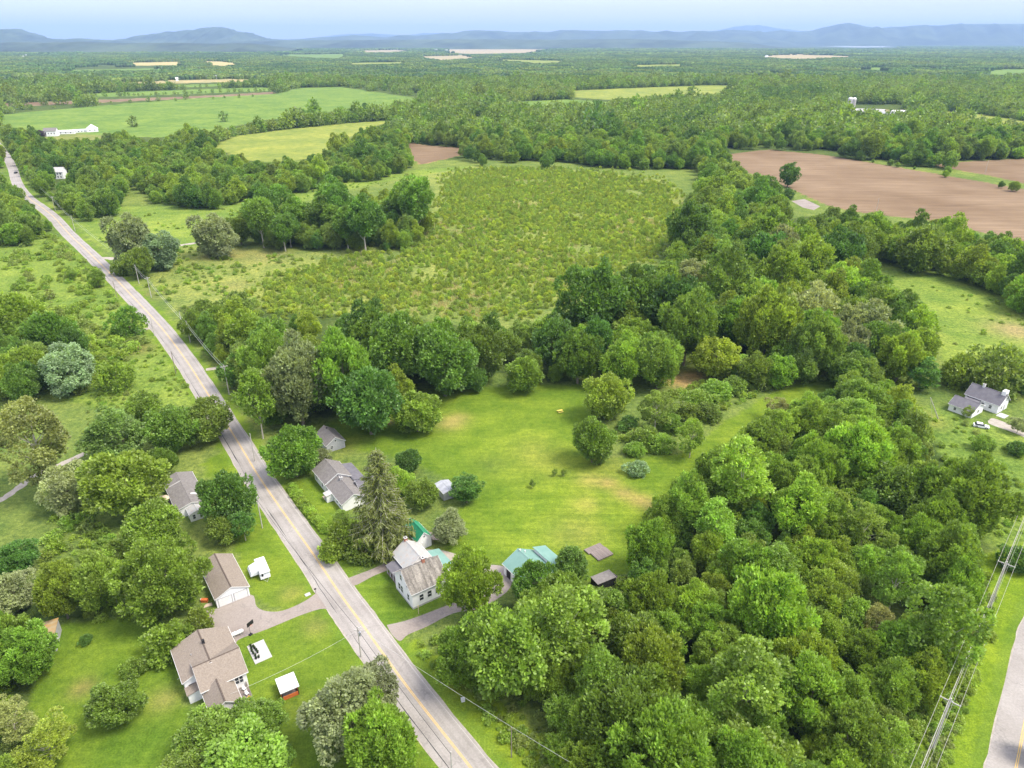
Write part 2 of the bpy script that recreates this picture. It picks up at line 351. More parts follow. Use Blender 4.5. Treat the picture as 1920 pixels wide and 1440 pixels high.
WOODS = {
 'A': [(1195,1060),(1200,1000),(1260,930),(1340,885),(1350,840),(1430,795),(1500,780),(1560,735),(1640,690),(1690,760),(1750,830),(1800,900),(1860,925),(1840,1000),(1800,1090),(1785,1180),(1755,1260),(1700,1320),(1650,1500),(1060,1500),(1035,1340),(960,1300),(870,1265),(800,1225),(835,1200),(880,1140),(960,1130),(1040,1120),(1110,1130),(1190,1130)],
 'B': [(440,650),(470,625),(560,600),(640,588),(760,590),(860,612),(960,620),(1060,590),(1180,540),(1265,465),(1262,410),(1330,340),(1310,300),(1360,305),(1440,350),(1480,410),(1560,400),(1640,410),(1640,450),(1600,540),(1700,550),(1760,620),(1740,690),(1640,680),(1560,690),(1440,700),(1380,690),(1290,665),(1230,690),(1200,660),(1080,680),(900,705),(800,715),(700,735),(690,775),(600,785),(560,760),(500,770),(440,740),(430,690)],
 'C': [(478,415),(560,386),(680,376),(795,390),(800,430),(740,448),(600,450),(500,445),(475,435)],
 'D': [(20,290),(60,265),(200,270),(380,262),(420,292),(540,312),(620,298),(660,262),(700,240),(760,250),(770,305),(700,325),(620,335),(560,345),(440,368),(380,378),(290,365),(240,325),(220,385),(150,398),(100,365),(60,350),(45,310)],
 'E': [(1660,430),(1740,418),(1840,445),(1960,480),(1960,580),(1880,520),(1760,485),(1680,480)],
 'F': [(-80,350),(0,345),(40,365),(95,420),(80,440),(-80,440)],
 'H': [(-80,1150),(20,1190),(60,1240),(60,1300),(30,1500),(-80,1500)],
 'I': [(-60,600),(50,590),(120,620),(185,670),(165,705),(60,725),(-60,730)],
 'K': [(335,575),(420,568),(560,588),(600,600),(470,640),(440,700),(400,650),(345,605)],
 'J': [(0,1075),(90,1085),(200,1090),(260,1130),(200,1150),(90,1165),(0,1140)],
}
OPENV = [[(1190,1060),(1185,1000),(1240,900),(1330,840),(1440,740),(1560,702),(1590,722),(1480,765),(1350,840),(1320,880),(1250,920),(1215,1000)],
 [(720,745),(820,735),(960,726),(1090,722),(1120,820),(1200,870),(1300,850),(1250,930),(1190,1000),(1180,1060),(960,1030),(880,1000),(850,900),(700,850),(650,800)],
 [(1720,790),(1790,800),(1920,850),(1920,1010),(1880,960),(1840,900),(1780,860)],[(1660,470),(1720,490),(1820,530),(1920,590),(1920,680),(1800,670),(1770,600),(1700,540),(1620,530)],
 [(1830,1090),(1920,1060),(1920,1150),(1850,1420),(1800,1420),(1800,1200)],[(150,420),(290,395),(460,378),(640,352),(600,365),(480,385),(450,410),(340,440),(220,460)],[(300,530),(480,490),(600,500),(640,545),(420,555)],
 [(0,545),(60,545),(100,550),(170,520),(250,620),(215,650),(150,570)],[(660,1105),(735,1060),(760,1150),(720,1165)],[(560,900),(640,960),(600,1000)]]
SHRUBLAND = [(840,330),(900,314),(1100,320),(1260,345),(1285,400),(1245,470),(1120,540),(1000,590),(900,600),(780,585),(600,600),(470,590),(470,545),(540,505),(640,478),(760,465),(815,420)]
LAND.append(((.2,.19,.10), .4, 0, [(1545,222),(1560,210),(1590,204),(1700,206),(1725,222)]))
LAND.append(((.16,.19,.06), .4, 0, [(0,268),(0,250),(100,240),(190,240),(200,262)]))
def road_clear(x, y):   # distance to the centre lines
    d = np.full(np.shape(x), 1e9)
    for line, hw in ((ROADW, 3.6), (ROAD2W, 4)):
        for (x0, y0), (x1, y1) in zip(line, line[1:]):
            L2 = (x1-x0)**2 + (y1-y0)**2; t = np.clip(((x-x0)*(x1-x0) + (y-y0)*(y1-y0)) / L2, 0, 1)
            d = np.minimum(d, np.hypot(x-x0-t*(x1-x0), y-y0-t*(y1-y0)) - hw)
    return d
ROAD = [(975,1560),(883,1440),(760,1283),(681,1173),(640,1117),(588,1040),(531,960),(485,893),(445,827),(378,720),(350,677),(313,627),(281,590),(240,547),(211,517),(160,467),(131,440),(102,408),(80,390),(55,372),(38,352),(30,335),(24,315),(12,292),(0,275),(-14,262),(-40,250)]
ROADW = [G(*p) for p in ROAD]
ROAD2 = [(1890,1500),(1905,1440),(1945,1240),(1975,1150),(2100,900)]
ROAD2W = [G(*p) for p in ROAD2]

def build_ground():
    d = [14.0]
    while d[-1] < 60000: d.append(d[-1] * (1.0065 if d[-1] < 1500 else 1.012 if d[-1] < 8000 else 1.04))
    d = np.array(d); nc = 360; s = np.linspace(-1.15, 1.15, nc)
    D, S = np.meshgrid(d, s, indexing='ij'); X = D * S + np.sign(S) * 0; Y = D
    # widen the nearest rows so the sheet also lies under and behind the viewpoint
    X = X + S * 60; Y = Y - 60
    Z = np.zeros_like(X)
    px, py = PX(X, np.maximum(Y, -40), 0); far = Y > 250
    ok = Y > 5
    land = np.empty(X.shape + (4,)); land[..., 3] = 1
    land[..., :3] = ROUGH; rough = np.full(X.shape, .8); mow = np.zeros(X.shape)
    dist = Y
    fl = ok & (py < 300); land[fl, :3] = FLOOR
    for c, r, mw, poly in LAND:
        k = ok & inpoly(px, py, poly); land[k, :3] = c; rough[k] = r; mow[k] = mw
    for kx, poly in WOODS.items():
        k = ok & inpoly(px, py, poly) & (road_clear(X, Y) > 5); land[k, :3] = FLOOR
    for c, poly in FIELDS:
        k = ok & inpoly(px, py, poly); land[k, :3] = c; rough[k] = .15; mow[k] = .3
    for bx, by, r, c, st in BLOBS:
        gx, gy = G(bx, by); w = st * np.exp(-((X-gx)**2 + (Y-gy)**2) / (r*r)); w = w[..., None]
        land[..., :3] = land[..., :3] * (1-w) + np.array(c) * w
    # verge beside the roads
    rc = road_clear(X, Y); k = (rc < 2.2) & (Y < 900); land[k, :3] = (.115, .19, .024); rough[k] = .3
    idx = np.arange(X.size).reshape(X.shape)
    F = np.stack([idx[:-1, :-1], idx[:-1, 1:], idx[1:, 1:], idx[1:, :-1]], -1).reshape(-1, 4)
    V = np.stack([X, Y, Z], -1).reshape(-1, 3)
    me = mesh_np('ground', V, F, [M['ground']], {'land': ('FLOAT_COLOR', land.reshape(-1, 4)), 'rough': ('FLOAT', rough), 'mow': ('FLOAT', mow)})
    tag(link('ground', me), kind='structure')
build_ground()

# ------------------------------------------------------------------ roads, drives, painted lines
def smooth(pts, n=6):
    P = [np.array(p) for p in pts]; P = [2*P[0]-P[1]] + P + [2*P[-1]-P[-2]]; out = []
    for i in range(1, len(P)-2):
        for t in np.linspace(0, 1, n, endpoint=False):
            out.append(.5*((2*P[i]) + (P[i+1]-P[i-1])*t + (2*P[i-1]-5*P[i]+4*P[i+1]-P[i+2])*t*t + (3*P[i]-P[i-1]-3*P[i+1]+P[i+2])*t**3))
    out.append(P[-2]); return np.array(out)
def ribbon(name, pts, a0, a1, z, mat, kind='structure', n=6, jit=0, parent=None):
    P = smooth(pts, n); T = np.gradient(P, axis=0); T /= np.linalg.norm(T, axis=1)[:, None]; Nn = np.stack([T[:, 1], -T[:, 0]], -1)
    j0 = rng.normal(0, jit, len(P)) if jit else 0; j1 = rng.normal(0, jit, len(P)) if jit else 0
    A = P + Nn * (np.asarray(a0)+j0 if jit else np.full(len(P), a0))[:, None]; B = P + Nn * (np.asarray(a1)+j1 if jit else np.full(len(P), a1))[:, None]
    m = len(P); V = np.zeros((2*m, 3)); V[:m, :2] = A; V[m:, :2] = B; V[:, 2] = z
    F = np.array([[i, i+1, m+i+1, m+i] for i in range(m-1)])
    o = link(name, mesh_np(name, V, F[:, ::-1], [mat]), parent); 
    if kind: tag(o, kind=kind)
    return o
def sheet(name, pts, z, mat, kind='structure', sm=True):
    P = [G(*p) for p in pts]
    if sm:
        Q = smooth(P + [P[0]], 4)[:-1]
    else: Q = np.array(P)
    me = bpy.data.meshes.new(name); me.from_pydata([(x, y, z) for x, y in Q], [], [tuple(range(len(Q)))]); me.update()
    n = me.polygons[0].normal
    if n.z < 0: me.flip_normals()
    me.materials.append(mat); return tag(link(name, me), kind=kind)
ribbon('road_shoulder', ROADW, -4.4, 3.72, .012, M['gravel'], jit=.08)
ribbon('road', ROADW, -4.2, 3.5, .024, M['road'])
ribbon('centre_line', ROADW[:-6], -.20, -.07, .036, M['line']); ribbon('centre_line', ROADW[:-6], .07, .20, .036, M['line'])
ribbon('edge_line', ROADW[:-6], 3.0, 3.1, .036, M['linew']); 
for o_ in (-2.55, -.95, .95, 2.45): ribbon('wheel_path', ROADW, o_-.28, o_+.28, .030, M['track'], jit=.05)
ribbon('pavement_seam', ROADW[:16], -3.05, -2.93, .036, M['dwire'], jit=.06)
ribbon('side_road', ROAD2W, -4.1, 4.1, .024, M['road']); ribbon('side_road_shoulder', ROAD2W, -4.35, 4.35, .012, M['gravel'], jit=.08)
ribbon('centre_line', ROAD2W, -.2, -.07, .036, M['line']); ribbon('centre_line', ROAD2W, .07, .2, .036, M['line'])
sheet('driveway', [(386,1145),(410,1140),(470,1115),(481,1137),(500,1146),(530,1145),(570,1128),(600,1108),(612,1112),(625,1140),(600,1142),(560,1155),(500,1180),(450,1198),(440,1210),(420,1210),(390,1190)], .016, M['drive'])
sheet('farm_driveway', [(655,1083),(700,1066),(735,1050),(748,1056),(735,1066),(700,1080),(668,1097),(655,1095)], .016, M['drive'])
sheet('lower_driveway', [(725,1172),(760,1164),(800,1150),(850,1130),(905,1105),(925,1085),(900,1070),(905,1060),(945,1062),(962,1080),(950,1110),(900,1140),(850,1150),(800,1175),(765,1190),(750,1202),(735,1190)], .016, M['drive'])
sheet('gravel_loop', [(800,1030),(830,1032),(860,1042),(870,1060),(860,1075),(850,1060),(835,1048),(800,1040)], .020, M['gravel'])
sheet('gravel_drive', [(1852,789),(1866,785),(1920,808),(1960,828),(1960,838),(1905,813),(1858,796)], .016, M['gravel'])
def track(name, pts, w): return ribbon(name, [G(*p) for p in pts], -w, w, .014, M['gravel'], jit=.15)
track('side_track', [(190,650),(230,635),(270,618),(292,615)], 1.4)
track('side_track', [(185,484),(205,484),(215,486)], 2.2)
track('side_track', [(330,462),(350,458),(375,455)], 2)
track('side_track', [(386,693),(400,691),(425,685)], 1.2)
track('footpath', [(-40,955),(0,938),(30,918),(70,890),(120,868),(160,850)], 1.1)
sheet('gravel_patch', [(1484,377),(1508,373),(1538,387),(1526,394),(1505,389)], .016, M['drive'], sm=False)
for q in (FIELDS[7], FIELDS[8], FIELDS[1], FIELDS[4]):
    sheet('ploughed_field', q[1], .02, M['plough'], sm=False)
for pts in ([(412,575),(425,570),(432,578),(420,584)], [(440,582),(452,580),(458,586),(446,590)], [(855,655)]*0):
    if pts: sheet('pond', pts, .02, surf('pond water', (.30, .33, .36), (.40, .42, .44), .5, rough=.1, spec=.5))
HAZE = 4.6e-5
# ------------------------------------------------------------------ trees
def unit(v): return v / np.maximum(np.linalg.norm(v, axis=-1, keepdims=True), 1e-9)
def crown_mesh(name, seed, H=2.3, base=.24, n_lobes=46, n_cl=2400, blades=6, leaf=.085, lobe=.34, up=.55, mat=None, spread=1.0, droop=0.0, gaps=0.0, narrow=.45, flat=1.0, tallness=.9, feather=0.0):
    """crown of a broadleaf tree of unit radius: lobes along the limbs, each covered by tufts of leaf blades"""
    r = np.random.default_rng(seed)
    zc = H*(base + 1)/2; hz = H*(1-base)/2
    # irregular envelope: limbs reach out unequally
    k = np.arange(n_lobes) + .5; ph = np.arccos(1 - 2*k/n_lobes); th = math.pi*(1+5**.5)*k + r.uniform(0, 6)
    D = np.stack([np.sin(ph)*np.cos(th), np.sin(ph)*np.sin(th), np.cos(ph)], -1) + r.normal(0, .16, (n_lobes, 3)); D = unit(D)
    lr = lobe * r.uniform(.6, 1.3, n_lobes) * spread
    low = 1 + .20*np.sin(2*th + seed) + .15*np.sin(3*th + 2*ph*2 + seed*1.7) + .1*np.sin(5*th+seed)
    rr = (1 - lr*.75) * low * r.uniform(.74, 1.16, n_lobes)
    P = D * rr[:, None]; t = P[:, 2]
    P[:, :2] *= (1 - narrow*np.clip(t, 0, 1)**2)[:, None] * (1 - .25*np.clip(-t, 0, 1))[:, None]
    P[:, 2] = zc + P[:, 2]*hz*flat
    if gaps: keep = r.random(n_lobes) > gaps; P, lr = P[keep], lr[keep]
    nl = len(P); tone_l = r.uniform(.80, 1.22, nl)
    # tufts
    pr = lr**2 / np.sum(lr**2); L = r.choice(nl, n_cl, p=pr)
    cc = np.array([0, 0, zc]); outw = unit((P - cc) * np.array([1, 1, 1/max(hz, .3)]))
    u = unit(r.normal(0, 1, (n_cl, 3)) + outw[L]*.75 + np.array([0, 0, .35]))
    rad_ = lr[L] * r.uniform(.72, 1.08, n_cl)**1
    c = P[L] + u * rad_[:, None] * np.array([1, 1, tallness])
    # blades fan out from each tuft
    axis = unit(u*.65 + outw[L]*.35 + np.array([0, 0, up - droop]))
    n = n_cl*blades
    ax = np.repeat(axis, blades, 0); c = np.repeat(c, blades, 0); tl = np.repeat(tone_l[L]*r.uniform(.68, 1.32, n_cl), blades)
    dirv = unit(ax + np.array([0, 0, .5])*feather + r.normal(0, .55-.22*feather, (n, 3))); face = unit(np.repeat(u, blades, 0)*.8 + np.array([0, 0, .9]) + r.normal(0, .42, (n, 3))); side = unit(np.cross(dirv, face))
    ln = leaf * r.uniform(.8, 1.7, n)*(1+.7*feather); wd = leaf * r.uniform(.35, .62, n)*(1-.35*feather)
    c = c + r.normal(0, leaf*.45, (n, 3))
    p0 = c; p1 = c + dirv*(ln*.55)[:, None] + side*wd[:, None]; p2 = c + dirv*ln[:, None]; p3 = c + dirv*(ln*.55)[:, None] - side*wd[:, None]
    V = np.stack([p0, p1, p2, p3], 1).reshape(-1, 3); V[:, 2] = np.maximum(V[:, 2], .02)
    F = np.arange(n*4).reshape(n, 4); tone = np.repeat(tl*r.uniform(.88, 1.12, n), 4)
    return mesh_np(name, V, F, [mat or M['leaf']], {'tone': ('FLOAT', tone)})
def trunk_mesh(name, seed, H=2.3, r0=.055, limbs=6, mat=None, top=.75, forked=False):
    r = random.Random(seed); mb = MB(); x = r.uniform(-.06, .06); y = r.uniform(-.06, .06)
    pts = [(0, 0, -.02), (x*.3, y*.3, H*.18), (x, y, H*.4), (x*1.4, y*1.4, H*top)]
    mb.tube(pts, [r0*1.25, r0, r0*.72, r0*.2], 7)
    for i in range(limbs):
        z = H*(.22 + .4*i/limbs); a_ = i*2.4 + r.uniform(-.4, .4); l = r.uniform(.45, .75)
        mb.tube([(x*z/H, y*z/H, z), (l*.45*math.cos(a_), l*.45*math.sin(a_), z+H*.10), (l*math.cos(a_), l*math.sin(a_), z+H*.24)], [r0*.5, r0*.33, r0*.1], 5)
    me = bpy.data.meshes.new(name); me.from_pydata(mb.v, [], mb.f); me.update(); me.materials.append(mat or M['bark']); return me

PROTO = {}   # kind -> list of (crown mesh, trunk mesh, H/R)
def protos(kind, n, **kw):
    L = []
    for i in range(n):
        H = kw.get('H', 2.3) * (1 + .08*math.sin(i*2.1)); k2 = dict(kw); k2['H'] = H; tm = k2.pop('tmat', None); tr = k2.pop('r0', .05); li = k2.pop('limbs', 6)
        L.append((crown_mesh(kind + '_crown', 100*len(PROTO)+i+3, **k2), trunk_mesh(kind + '_trunk', i, H=H, mat=tm, r0=tr, limbs=li), H))
    PROTO[kind] = L
protos('maple', 6, H=2.35, n_lobes=56, n_cl=4300, blades=6, leaf=.060, up=.9, lobe=.25, tallness=1.45, narrow=.5, feather=.4)
protos('round', 4, H=2.0, base=.16, n_lobes=60, n_cl=2800, blades=5, leaf=.070, lobe=.27, up=.3, narrow=.3)
protos('big', 3, H=2.2, base=.12, n_lobes=90, n_cl=5200, blades=6, leaf=.050, lobe=.20, up=.5, narrow=.35, feather=.2)
protos('mid', 6, H=2.2, base=.14, n_lobes=44, n_cl=1900, blades=5, leaf=.080, lobe=.30, up=.5, narrow=.4, feather=.25, tallness=1.15)
protos('grove', 4, H=3.1, base=.36, n_lobes=44, n_cl=1900, blades=5, leaf=.085, lobe=.32, up=.5, narrow=.25, tmat=M['paleb'], r0=.045, limbs=7)
protos('tall', 3, H=4.2, base=.1, n_lobes=60, n_cl=2200, blades=5, leaf=.085, lobe=.36, up=.8, narrow=.6)
protos('willow', 3, H=2.1, base=.06, n_lobes=52, n_cl=3200, blades=6, leaf=.060, lobe=.30, up=0, droop=.5, narrow=.3)
protos('airy', 2, H=2.9, base=.2, n_lobes=70, n_cl=2300, blades=6, leaf=.055, lobe=.22, up=.2, gaps=.22, narrow=.4, r0=.035, limbs=12, tmat=M['paleb'])
protos('shrub', 4, H=1.55, base=-.1, n_lobes=34, n_cl=900, blades=5, leaf=.10, lobe=.36, up=.4, narrow=.3, r0=.03)
protos('poplar', 2, H=3.2, base=.3, n_lobes=46, n_cl=1800, blades=5, leaf=.075, lobe=.28, up=.5, gaps=.12, narrow=.4, tmat=M['paleb'], r0=.035, limbs=8)
TINT = {'gg': (1.02, .98, 1.5), 'pale': (1.12, 1.05, 1.5), 'blue': (.98, 1.0, 2.4), 'yg': (1.2, 1.14, .95), 'bright': (1.08, 1.16, 1.0), 'mg': (1, 1, 1), 'dg': (.5, .68, .8), 'gg': (1.35, 1.05, 3.2), 'pale': (1.5, 1.15, 2.4), 'blue': (1.2, 1.15, 4), 'br': (1.15, .8, 1.6), 'lime': (1.55, 1.25, .9), 'olive': (1.0, .92, 1.1), 'purple': (.45, .22, 2.0)}
COUNT = {}
def tree(x, y, R, kind='maple', tint='mg', label=None, cat='tree', group=None, name=None, sz=1.0, seed=None):
    L = PROTO[kind]; i = (seed if seed is not None else rng.integers(0, 999)) % len(L); cm, tm, H = L[i]
    nm = name or ('shrub' if kind == 'shrub' else 'willow_tree' if kind == 'willow' else 'broadleaf_tree')
    COUNT[nm] = COUNT.get(nm, 0) + 1
    rz = rng.uniform(0, 6.28)
    root = empty(nm, (x, y, 0), rz, label, cat, group); root.scale = (R, R*rng.uniform(.92, 1.08), R*sz)
    t = TINT[tint] if isinstance(tint, str) else tint; v = rng.uniform(.9, 1.1)
    c = link('crown', cm, root); c.color = (t[0]*v, t[1]*v, t[2]*v, 1)
    link('trunk' if kind != 'shrub' else 'stem', tm, root)
    return root
def at_crown(px, py, w, Hr=2.3, sz=1.0):
    """ground spot, radius of a tree whose crown centre stands at px,py and is w photograph pixels wide"""
    z = 6.0
    for _ in range(6):
        x, y = G(px, py, z); R = w/2*depth(x, y, z)/FPX; z = min(R*Hr*sz*.56, 30)
    R *= .9
    return x, y, R
def T(px, py, w, kind, tint, label, sz=1.0, cat='tree', group=None, name=None, seed=None):
    H = PROTO[kind][0][2]; x, y, R = at_crown(px, py, w, H, sz); MAN.append((x, y, R))
    return tree(x, y, R, kind, tint, label, cat, group, name, sz, seed)
MAN = []
T(781,768,92,'round','yg','round yellow-green tree standing alone at the top left of the mown lawn',.9)
T(216,1318,100,'round',(.85,.95,.8),'large round dark green bush on the lawn left of the tan-roofed house',.85,'bush',name='round_bush')
T(249,1250,46,'shrub','mg','smaller round bush just above the large round bush on the left lawn',1,'bush')
T(765,862,52,'round','dg','small dark green tree directly behind the tall spruce')
T(874,912,56,'tall','dg','dark bushy tree beside the small grey metal shed',.55)
T(790,925,62,'round','mg','green tree between the tall spruce and the grey metal shed')
T(748,900,56,'round','yg','yellow-green tree touching the right side of the tall spruce',1.1)
T(843,985,66,'willow','gg','grey-green tree right of the small green-roofed shed')
T(549,840,98,'round',(1.0,1.25,.9),'bright green maple by the road left of the white house with grey roof',1.15)
T(422,928,98,'round',(.62,.85,.9),'tall dark green tree at the left road edge beside the grey-roofed house',1.35)
T(418,990,62,'round','mg','green tree below the tall dark tree at the left road edge')
T(455,985,50,'poplar','dg','narrow leafy tree at the left road edge below the tall dark tree',.8)
T(298,1076,160,'big','yg','very large yellow-green tree behind the tan-roofed garage',1.0,seed=0)
T(285,985,110,'round','yg','yellow-green tree above the very large tree behind the garage')
T(230,905,140,'round','yg','wide yellow-green tree left of the grey-roofed house with the skylight',seed=1)
T(300,865,60,'maple','mg','green tree just above the grey-roofed house with the skylight')
T(388,780,92,'round','olive','brownish green tree leaning over the left edge of the road',seed=2)
T(322,795,100,'round',(.8,.9,.9),'dark green tree in the row above the grey-roofed house')
T(212,812,120,'willow',(.85,.95,1.3),'feathery green willow in the row left of the road',.9)
T(268,760,70,'round','mg','green tree at the back of the row left of the road')
T(128,682,100,'willow','blue','silver-grey willow in the meadow left of the road',.95)
T(215,700,70,'shrub','yg','yellow-green bushy tree between the silver-grey willow and the road',1.1,name='bushy_tree')
T(60,820,150,'airy','pale','tall pale thin-leaved tree at the left edge beside the footpath',1.0)
T(118,905,100,'willow','gg','grey-green tree beside the footpath below the tall pale tree')
T(110,1110,90,'maple','yg','yellow-green tree with pale trunks behind the small shed',1.1)
T(185,1090,100,'maple','mg','green tree with pale trunks at the top edge of the left lawn')
T(45,1230,110,'maple','bright','bright green tree standing over the small shed with mossy roof',.9)
T(30,1045,70,'round','dg','dark green tree at the left edge above the shed')
T(20,1110,80,'willow','gg','grey-green willow at the left edge above the shed')
T(22,1350,90,'airy','pale','pale yellowish tree at the bottom left corner',.7)
T(85,1395,110,'airy','lime','thin yellow-green tree in the bottom left corner',.6,seed=1)
T(315,1195,90,'shrub','yg','yellow-green bush touching the back of the tan-roofed house',1.1,'bush')
T(372,1165,60,'shrub','yg','bush between the parking area and the very large yellow-green tree',1.1,'bush')
T(645,1330,150,'willow','gg','large grey-green willow beside the road at the bottom of the picture',1.1,seed=0)
T(700,1300,110,'willow','gg','grey-green leafy tree leaning over the left side of the road',1.0,seed=1)
T(712,1385,150,'maple','bright','bright green tree in front of the grey-green willow at the road',1.1,seed=2)
T(880,1095,96,'maple','yg','tall yellow-green tree touching the right side of the farmhouse',1.3,seed=1)
T(1003,1090,86,'round',(.75,.95,.8),'round dark green tree in front of the teal-roofed barn',1.2)
T(1072,1050,62,'tall',(.7,.9,.9),'narrow dark green tree at the right end of the teal-roofed barn',.72)
T(1138,735,92,'round','yg','yellow-green tree at the right edge of the upper lawn',1.1)
T(1113,820,80,'round',(.85,1,.8),'leafy tree at the lower right corner of the upper lawn',1.2)
T(1172,678,84,'maple','bright','bright green tree in front of the dark belt above the lawn')
T(992,672,56,'tall','mg','green tree standing forward of the dark belt at the top of the lawn',.55)
T(1232,762,64,'airy','olive','thin upright tree among vines right of the upper lawn')
T(1298,815,62,'airy','yg','sparse orchard tree alone on the grass strip')
T(1195,876,44,'shrub','blue','silvery bluish bush alone on the grass',.8,'bush')
T(1343,664,88,'round','lime','lime green round tree beside the patch of bare soil',1.0)
T(1178,792,40,'shrub','dg','dark round bush behind the thin upright tree',.9,'bush')
T(1480,326,40,'round','dg','lone dark tree standing at the edge of the ploughed field',1.1)
T(1478,362,26,'shrub','dg','dark bush below the lone tree at the ploughed field',1,'bush')
T(242,440,86,'willow','gg','tall grey-green tree right of the road in the left of the picture',1.25)
T(298,462,76,'willow','blue','silver willow right of the tall grey-green tree by the road',.95)
T(258,488,56,'round','mg','green tree nearest the road in front of the silver willow',1.1)
T(228,498,40,'shrub','mg','bush between the road and the silver willow',1,'bush')
T(448,428,56,'round','mg','green tree joining the wide grey-green tree to the wooded grove')
T(398,432,84,'willow','gg','wide grey-green tree left of the wooded grove')
T(240,602,58,'shrub',(.8,1,.8),'dark green bush on the left edge of the road beside the side track',1.1,'bush')
T(180,515,30,'tall','mg','small narrow tree on the left road edge',.7)
T(133,512,18,'tall','mg','very small tree in the meadow left of the road',.7)
T(1733,690,60,'tall','dg','dark green column-shaped tree left of the distant white house',.62)
T(1800,690,66,'shrub','yg','yellow-green bushy tree behind the wing of the distant white house',1.3,name='bushy_tree')
T(1872,692,110,'shrub',(.85,.8,1.0),'dark brownish wide tree behind the distant white house',1.0,name='bushy_tree')
T(1930,700,80,'shrub','dg','dark tree at the right edge behind the distant white house',1.0,name='bushy_tree')
T(1845,828,42,'shrub','mg','round bush below the white car',1.0,'bush')
T(1908,838,36,'shrub','dg','round bush at the right edge below the gravel drive',1.0,'bush')
T(1912,795,36,'airy','gg','thin grey tree at the right edge on the gravel drive',.7)
T(1815,772,22,'airy','olive','small thin tree in front of the wing of the distant white house',.8)
T(1460,770,60,'airy','br','hazy brownish small tree at the top of the right wood',.6)
T(1465,640,0.001,'shrub','mg','x') if False else None
T(1647,1165,76,'airy','br','bare brown twiggy tree inside the right wood',.8)
T(1365,488,26,'airy',(2.2,1.7,7),'bleached dead-looking tree in the middle of the green belt',1.0)
T(685,201,18,'round','dg','lone tree in the far green field',1.1)
T(1800,985,0.001,'shrub','mg','x') if False else None
T(1835,905,60,'maple','yg','yellow-green tree at the right edge of the right wood',1.1)
T(1905,1045,60,'shrub','dg','dark bush under the power line at the right edge',1.0,'bush')
T(640,1005,70,'shrub','yg','yellow-green bushy tree below the hedge beside the road',1.3,name='bushy_tree')
T(680,1030,60,'shrub','mg','green bush at the foot of the tall spruce',1,'bush')
T(618,1030,46,'shrub','yg','small yellow-green bush at the road end of the hedge',1,'bush')
T(640,972,42,'airy','mg','small open tree in front of the white house with grey roof',.7)
T(605,855,40,'shrub','gg','flowering bush between the white house and the grey-roofed garage',1,'bush')
T(395,1375,130,'round','bright','leafy bright green tree below the tan-roofed house',.75,seed=0)
T(480,1350,100,'round','bright','bright green tree right of the wooden deck',.8,seed=3)
T(455,1440,170,'round','bright','wide bright green tree at the bottom edge left of the road',.75,seed=1)
T(350,1440,110,'round','mg','green tree at the bottom edge below the tan-roofed house',.75,seed=2)
T(523,1415,60,'round','bright','small bright green tree at the bottom edge of the right yard',.8)
T(1092,1102,36,'shrub','mg','bush beside the black trailer',1,'bush')
T(160,1198,26,'shrub','dg','little dark bush on the left lawn near the small shed',.9,'bush')
T(1962,1395,60,'maple','yg','leafy branch top over the side road at the right edge',1.2)
for px, py, w, k_, t_, lb in ((742,652,120,'round',(.72,.85,.8),'huge dark round tree at the left of the dark belt above the lawn'),(832,672,112,'round',(.6,.78,.75),'darkest round tree in the belt directly above the lawn, right of the huge one'),(905,655,90,'round','mg','green tree right of the two big dark trees above the lawn'),
  (640,700,120,'maple',(.95,1.05,.9),'broad green tree at the left end of the belt above the lawn'),(500,680,96,'maple','mg','tall green tree beside the road at the left end of the belt'),(480,745,80,'poplar','bright','light green leaning tree right of the road with a pale trunk'),(1040,640,90,'round','dg','dark tree in the belt above the middle of the lawn'),
  (1110,560,120,'round',(.62,.8,.75),'large dark spreading tree on the near side of the shrub marsh'),(1215,560,110,'round',(.7,.82,.8),'large dark tree at the right near corner of the shrub marsh'),(1295,425,80,'round',(.6,.8,.75),'dark tree jutting from the belt into the right side of the marsh'),(1290,610,100,'maple','mg','green tree in the belt left of the lime green tree'),
  (1440,600,110,'maple','yg','large yellow-green tree in the middle of the belt'),(1570,470,90,'round',(.6,.8,.8),'dark round tree at the right edge of the belt near the meadow'),(1640,640,80,'round',(.8,.92,.9),'rounded green tree at the right end of the belt'),(1690,650,70,'round',(.75,.9,.85),'last rounded green tree at the right end of the belt'),(1590,640,80,'round','gg','third rounded green tree from the right end of the belt')):
    T(px, py, w, k_, t_, lb, 1.25)
# vine covered thicket right of the upper lawn
for i, (px, py, w) in enumerate([(1210,815,60),(1260,790,50),(1310,745,60),(1345,730,60),(1290,770,60),(1240,830,50),(1380,720,50),(1190,840,40),(1330,770,50),(1395,690,60),(1440,690,60)]):
    T(px, py, w, 'shrub', 'bright' if i % 2 else 'mg', 'vine-covered bush in the thicket right of the upper lawn', .8, 'bush', 'vine-covered bushes right of the upper lawn')
# dark purple-leaved garden trees of the far farm
for px, w in ((12, 9), (31, 11), (50, 11), (75, 18)):
    T(px, 250 + (px > 40), w, 'round', 'purple', 'dark purple-leaved tree beside the far white farm on the left', 1, 'tree', 'purple trees at the far farm')
T(1581,208,15,'round','dg','dark round tree in front of the two silos',.9)
# saplings
for px, py, h, lb in ((998,915,3.6,'leftmost thin sapling on the grass bank, standing alone'),(1040,893,3.2,'middle thin sapling on the grass bank'),(1057,893,3.2,'right-hand thin sapling on the grass bank, close to its neighbour')):
    x, y = G(px, py); tree(x, y, h/4.2, 'airy', 'mg', lb, 'tree', name='sapling')

